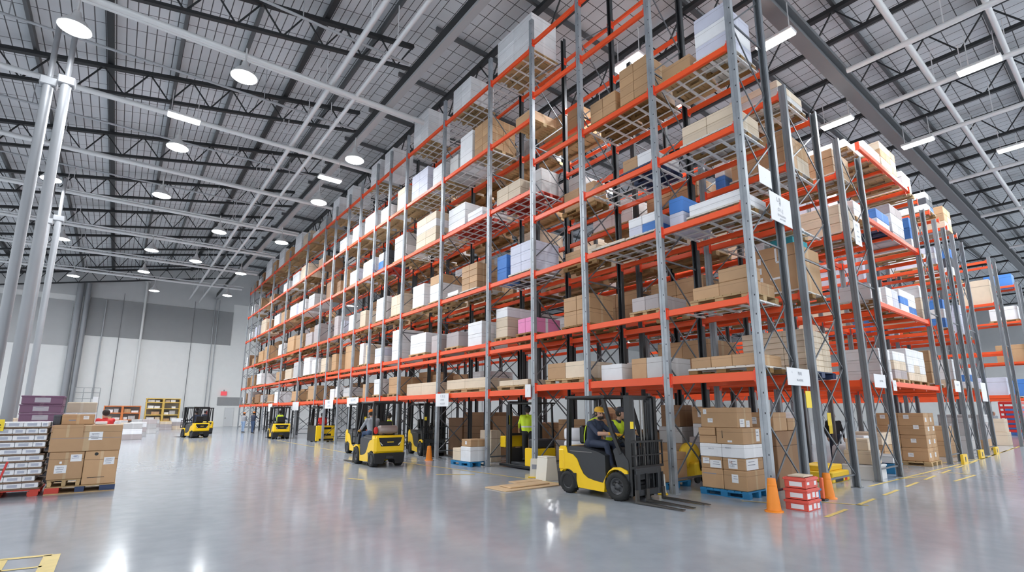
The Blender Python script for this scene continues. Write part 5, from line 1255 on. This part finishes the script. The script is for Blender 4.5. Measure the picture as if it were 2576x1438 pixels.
CX = [(-13.6,13.2),(-14.4,15.2),(-14.9,18.0),(-13.6,20.5),(-12.3,19.5),(-15.2,24.0),(-14.6,27.0),(-12.6,26.2),(-11.9,23.0),(-11.6,29.0),(-10.6,33.4),(-10.6,38.0),(-9.4,44.0),(-9.9,47.0),(-8.6,51.0),(-9.8,54.0),(-9.3,36.2),(-8.9,40.5),(-8.0,46.5),(-7.4,53.5),(-6.2,56.5),(-5.2,57.5),(-13.9,22.6),(-13.2,24.6)]
for i, (x, y) in enumerate(CX):
    hh = rr.uniform(1.1,1.9) if i < 9 else rr.uniform(.7,1.2); n = 3
    for k in range(n):
        c_ = rr.choice(['mauve','grey','white','tan','grey','mauve'])
        carton(c_, x+.02*k, x+1.05-.02*k, y, y+.95, hh/n*k, hh/n*(k+1)-.005, '%s %s, %s layer of the %s clutter stack beyond the totes' % (CNAME[c_], NOUN[KINDNAME[c_]], ORD[k], ORD[i]), 'clutter stacks on the open floor')
# shelving by the back wall
YW = mat('shelf_yellow', (.70,.46,.10), .5); OW = mat('shelf_orange', (.75,.22,.06), .5)
def shelving(name, label, x0, x1, y, levels, H, m, back, seed):
    t = thing('shelving_unit', label, 'shelving', (x0,y,0), 0, 'shelving by the back wall'); W_ = x1-x0
    for x in (0, W_/2-.05, W_/2+.05, W_):
        MB().bar((x,0,0),(x,0,H),.09,.09).obj('upright', m, t); MB().bar((x,1.0,0),(x,1.0,H),.09,.09).obj('upright', m, t)
    for z in levels: MB().box(-.05,W_+.05,-.04,1.04,z,z+.09,.01).obj('shelf', m, t)
    MB().box(0,W_,1.02,1.05,.2,H).obj('back_panel', back, t)
    r2 = random.Random(seed)
    for k, z in enumerate(levels[:-1]):
        x = .14; q = 0
        while x < W_-.45:
            w_ = r2.uniform(.3,.75); h = r2.uniform(.2,.42) if levels[k+1]-z > .55 else r2.uniform(.15,.26); 
            if x-.12 < W_/2 < x+w_+.12: x = W_/2+.14 if x < W_/2 else x+.3; continue
            c_ = r2.choice(['white','white','tan','brown','grey','white'])
            if r2.random() < .85: carton(c_, x0+x, min(x0+x+w_, x0+W_-.14), y+.15, y+.8, z+.092, z+.09+h, '%s item, %s along, on %s board of the %s' % (CNAME[c_], ORD[min(q,19)], ORD[k], name), 'goods on the wall shelving'); q += 1
            x += w_+.06
shelving('yellow wall shelving', 'tall yellow shelving with small white goods by the back wall', -7.3, -4.35, 60.6, [.12,.75,1.4,2.05,2.7,3.1], 3.15, YW, mat('shelf_back',(.45,.43,.4),.8), 4)
shelving('orange wall shelving', 'grey and orange shelving nearer the wall columns', -10.7, -7.75, 60.9, [.1,.9,1.6,2.3], 2.35, OW, mat('shelf_back2',(.5,.5,.5),.8), 8)
t = thing('wire_cage', 'tall empty wire cage beside the paired wall columns', 'cage', (-13.2,62.5,0)); b = MB()
for i in range(4): b.bar((i*.65,0,0),(i*.65,0,4.2),.06,.06)
for z in (1.2,2.2,3.1,3.7,4.2): b.bar((0,0,z),(1.95,0,z),.05,.05)
b.obj('wire_frame', mat('cage_grey',(.3,.31,.32),.5,.3), t); MB().box(1.45,1.9,-.05,.05,2.4,3.3,.02).obj('document_pocket', WHITE, t)
# ------------------------------------------------------------------ signs
def sign(loc, w_, h, face, lines, label, m=WHITE):
    t = thing('rack_sign', label, 'sign', loc, 0, 'white rack signs'); d = .006
    if face == 'x': MB().box(-d,d,-w_/2,w_/2,-h/2,h/2,.003).obj('plate', m, t)
    else: MB().box(-w_/2,w_/2,-d,d,-h/2,h/2,.003).obj('plate', m, t)
    for (s_, sz, a, z) in lines:
        text(t, s_, sz, (-d-.003, -a, z) if face == 'x' else (a, -d-.003, z), face)
    return t
sign((1.35,-.12,6.16), 1.0, .66, 'y', [('L/JJ',.15,-.08,.2),('L7',.09,-.03,.1),('O l. J',.12,-.04,-.03),('ESTAUSION',.075,0,-.16),('AUTOINE',.06,.03,-.24)], 'large white hanging sign with faint lettering high on the corner frame')
sign((.78,-.10,6.78), .55, .42, 'y', [('.',.1,0,0)], 'blank white plate peeking out above the large hanging sign')
sign((1.38,-.12,2.47), 1.06, .36, 'y', [('MAI',.11,.05,.07),('06-AIXNE',.07,.03,-.07),('- L',.06,-.32,.09)], 'wide white sign across the lowest beam of the corner frame')
sign((6.3,-.08,6.75), .5, .72, 'y', [('P11',.12,.0,.22),('- 710',.07,0,.05),('IHHSN',.07,0,-.1),('E 10NB',.06,0,-.24)], 'white sign hanging high on the third rack row')
sign((6.5,-.09,2.58), .9, .36, 'y', [('IN 7946',.08,.1,0)], 'white sign across the lowest beam of the third rack row')
sign((7.75,-.08,2.5), .3, .3, 'y', [('7B',.08,0,0)], 'small white plate beside the sign of the third rack row')
sign((15.2,-.08,2.7), .85, .42, 'y', [('No.46',.12,0,.06)], 'white sign on the lowest beam of the first end rack')
sign((19.8,-.08,2.6), 1.0, .8, 'y', [('---',.1,0,.1)], 'tall white sign on the third end rack'); sign((22.6,.3,2.4), .7, .9, 'y', [('--',.1,0,.1)], 'white sheet hanging beyond the third end rack')
sign((-.10,12.0,2.2), .95, .48, 'x', [('1 2LUJ',.13,.05,.14),('AFASID',.085,.03,0),('NCKLISIF',.085,.05,-.14)], 'white sign with three lines of lettering on the second section')
sign((-.10,21.2,2.26), 1.6, .48, 'x', [('AJLUME',.2,.1,.1),('DLPNIESE',.15,.05,-.12)], 'white sign with two lines above the hidden forklift')
sign((-.10,24.9,2.2), 1.4, .5, 'x', [('PERL',.2,.0,.1),('APCTN',.14,.05,-.12)], 'small white sign next along from the two-line sign')
sign((-.10,31.8,2.15), 1.5, .56, 'x', [('-',.2,.0,.1)], 'white sign above the yellow-sleeved driver'); sign((-.10,39.0,2.1), 1.3, .6, 'x', [('.',.2,.0,.1)], 'farthest small white sign along the front rack')
sign((-.10,6.93,2.38), .26, .38, 'x', [('|',.1,0,.02)], 'narrow white plate on the first post of the second section')
for x, y, z, lb in ((2.0,-.02,2.02,'yellow placard hanging from the rear post of the corner frame'), (6.35,1.2,1.55,'yellow placard hanging inside the third rack row'), (8.3,1.9,1.25,'yellow placard hanging behind the white bag')):
    t = thing('placard', lb, 'sign', (x,y,z), 0, 'yellow placards'); MB().box(-.13,.13,-.006,.006,-.18,.18,.003).obj('plate', YSIGN, t); MB().bar((0,0,.18),(0,0,.34),.012,.012).obj('hanger', STEEL, t)
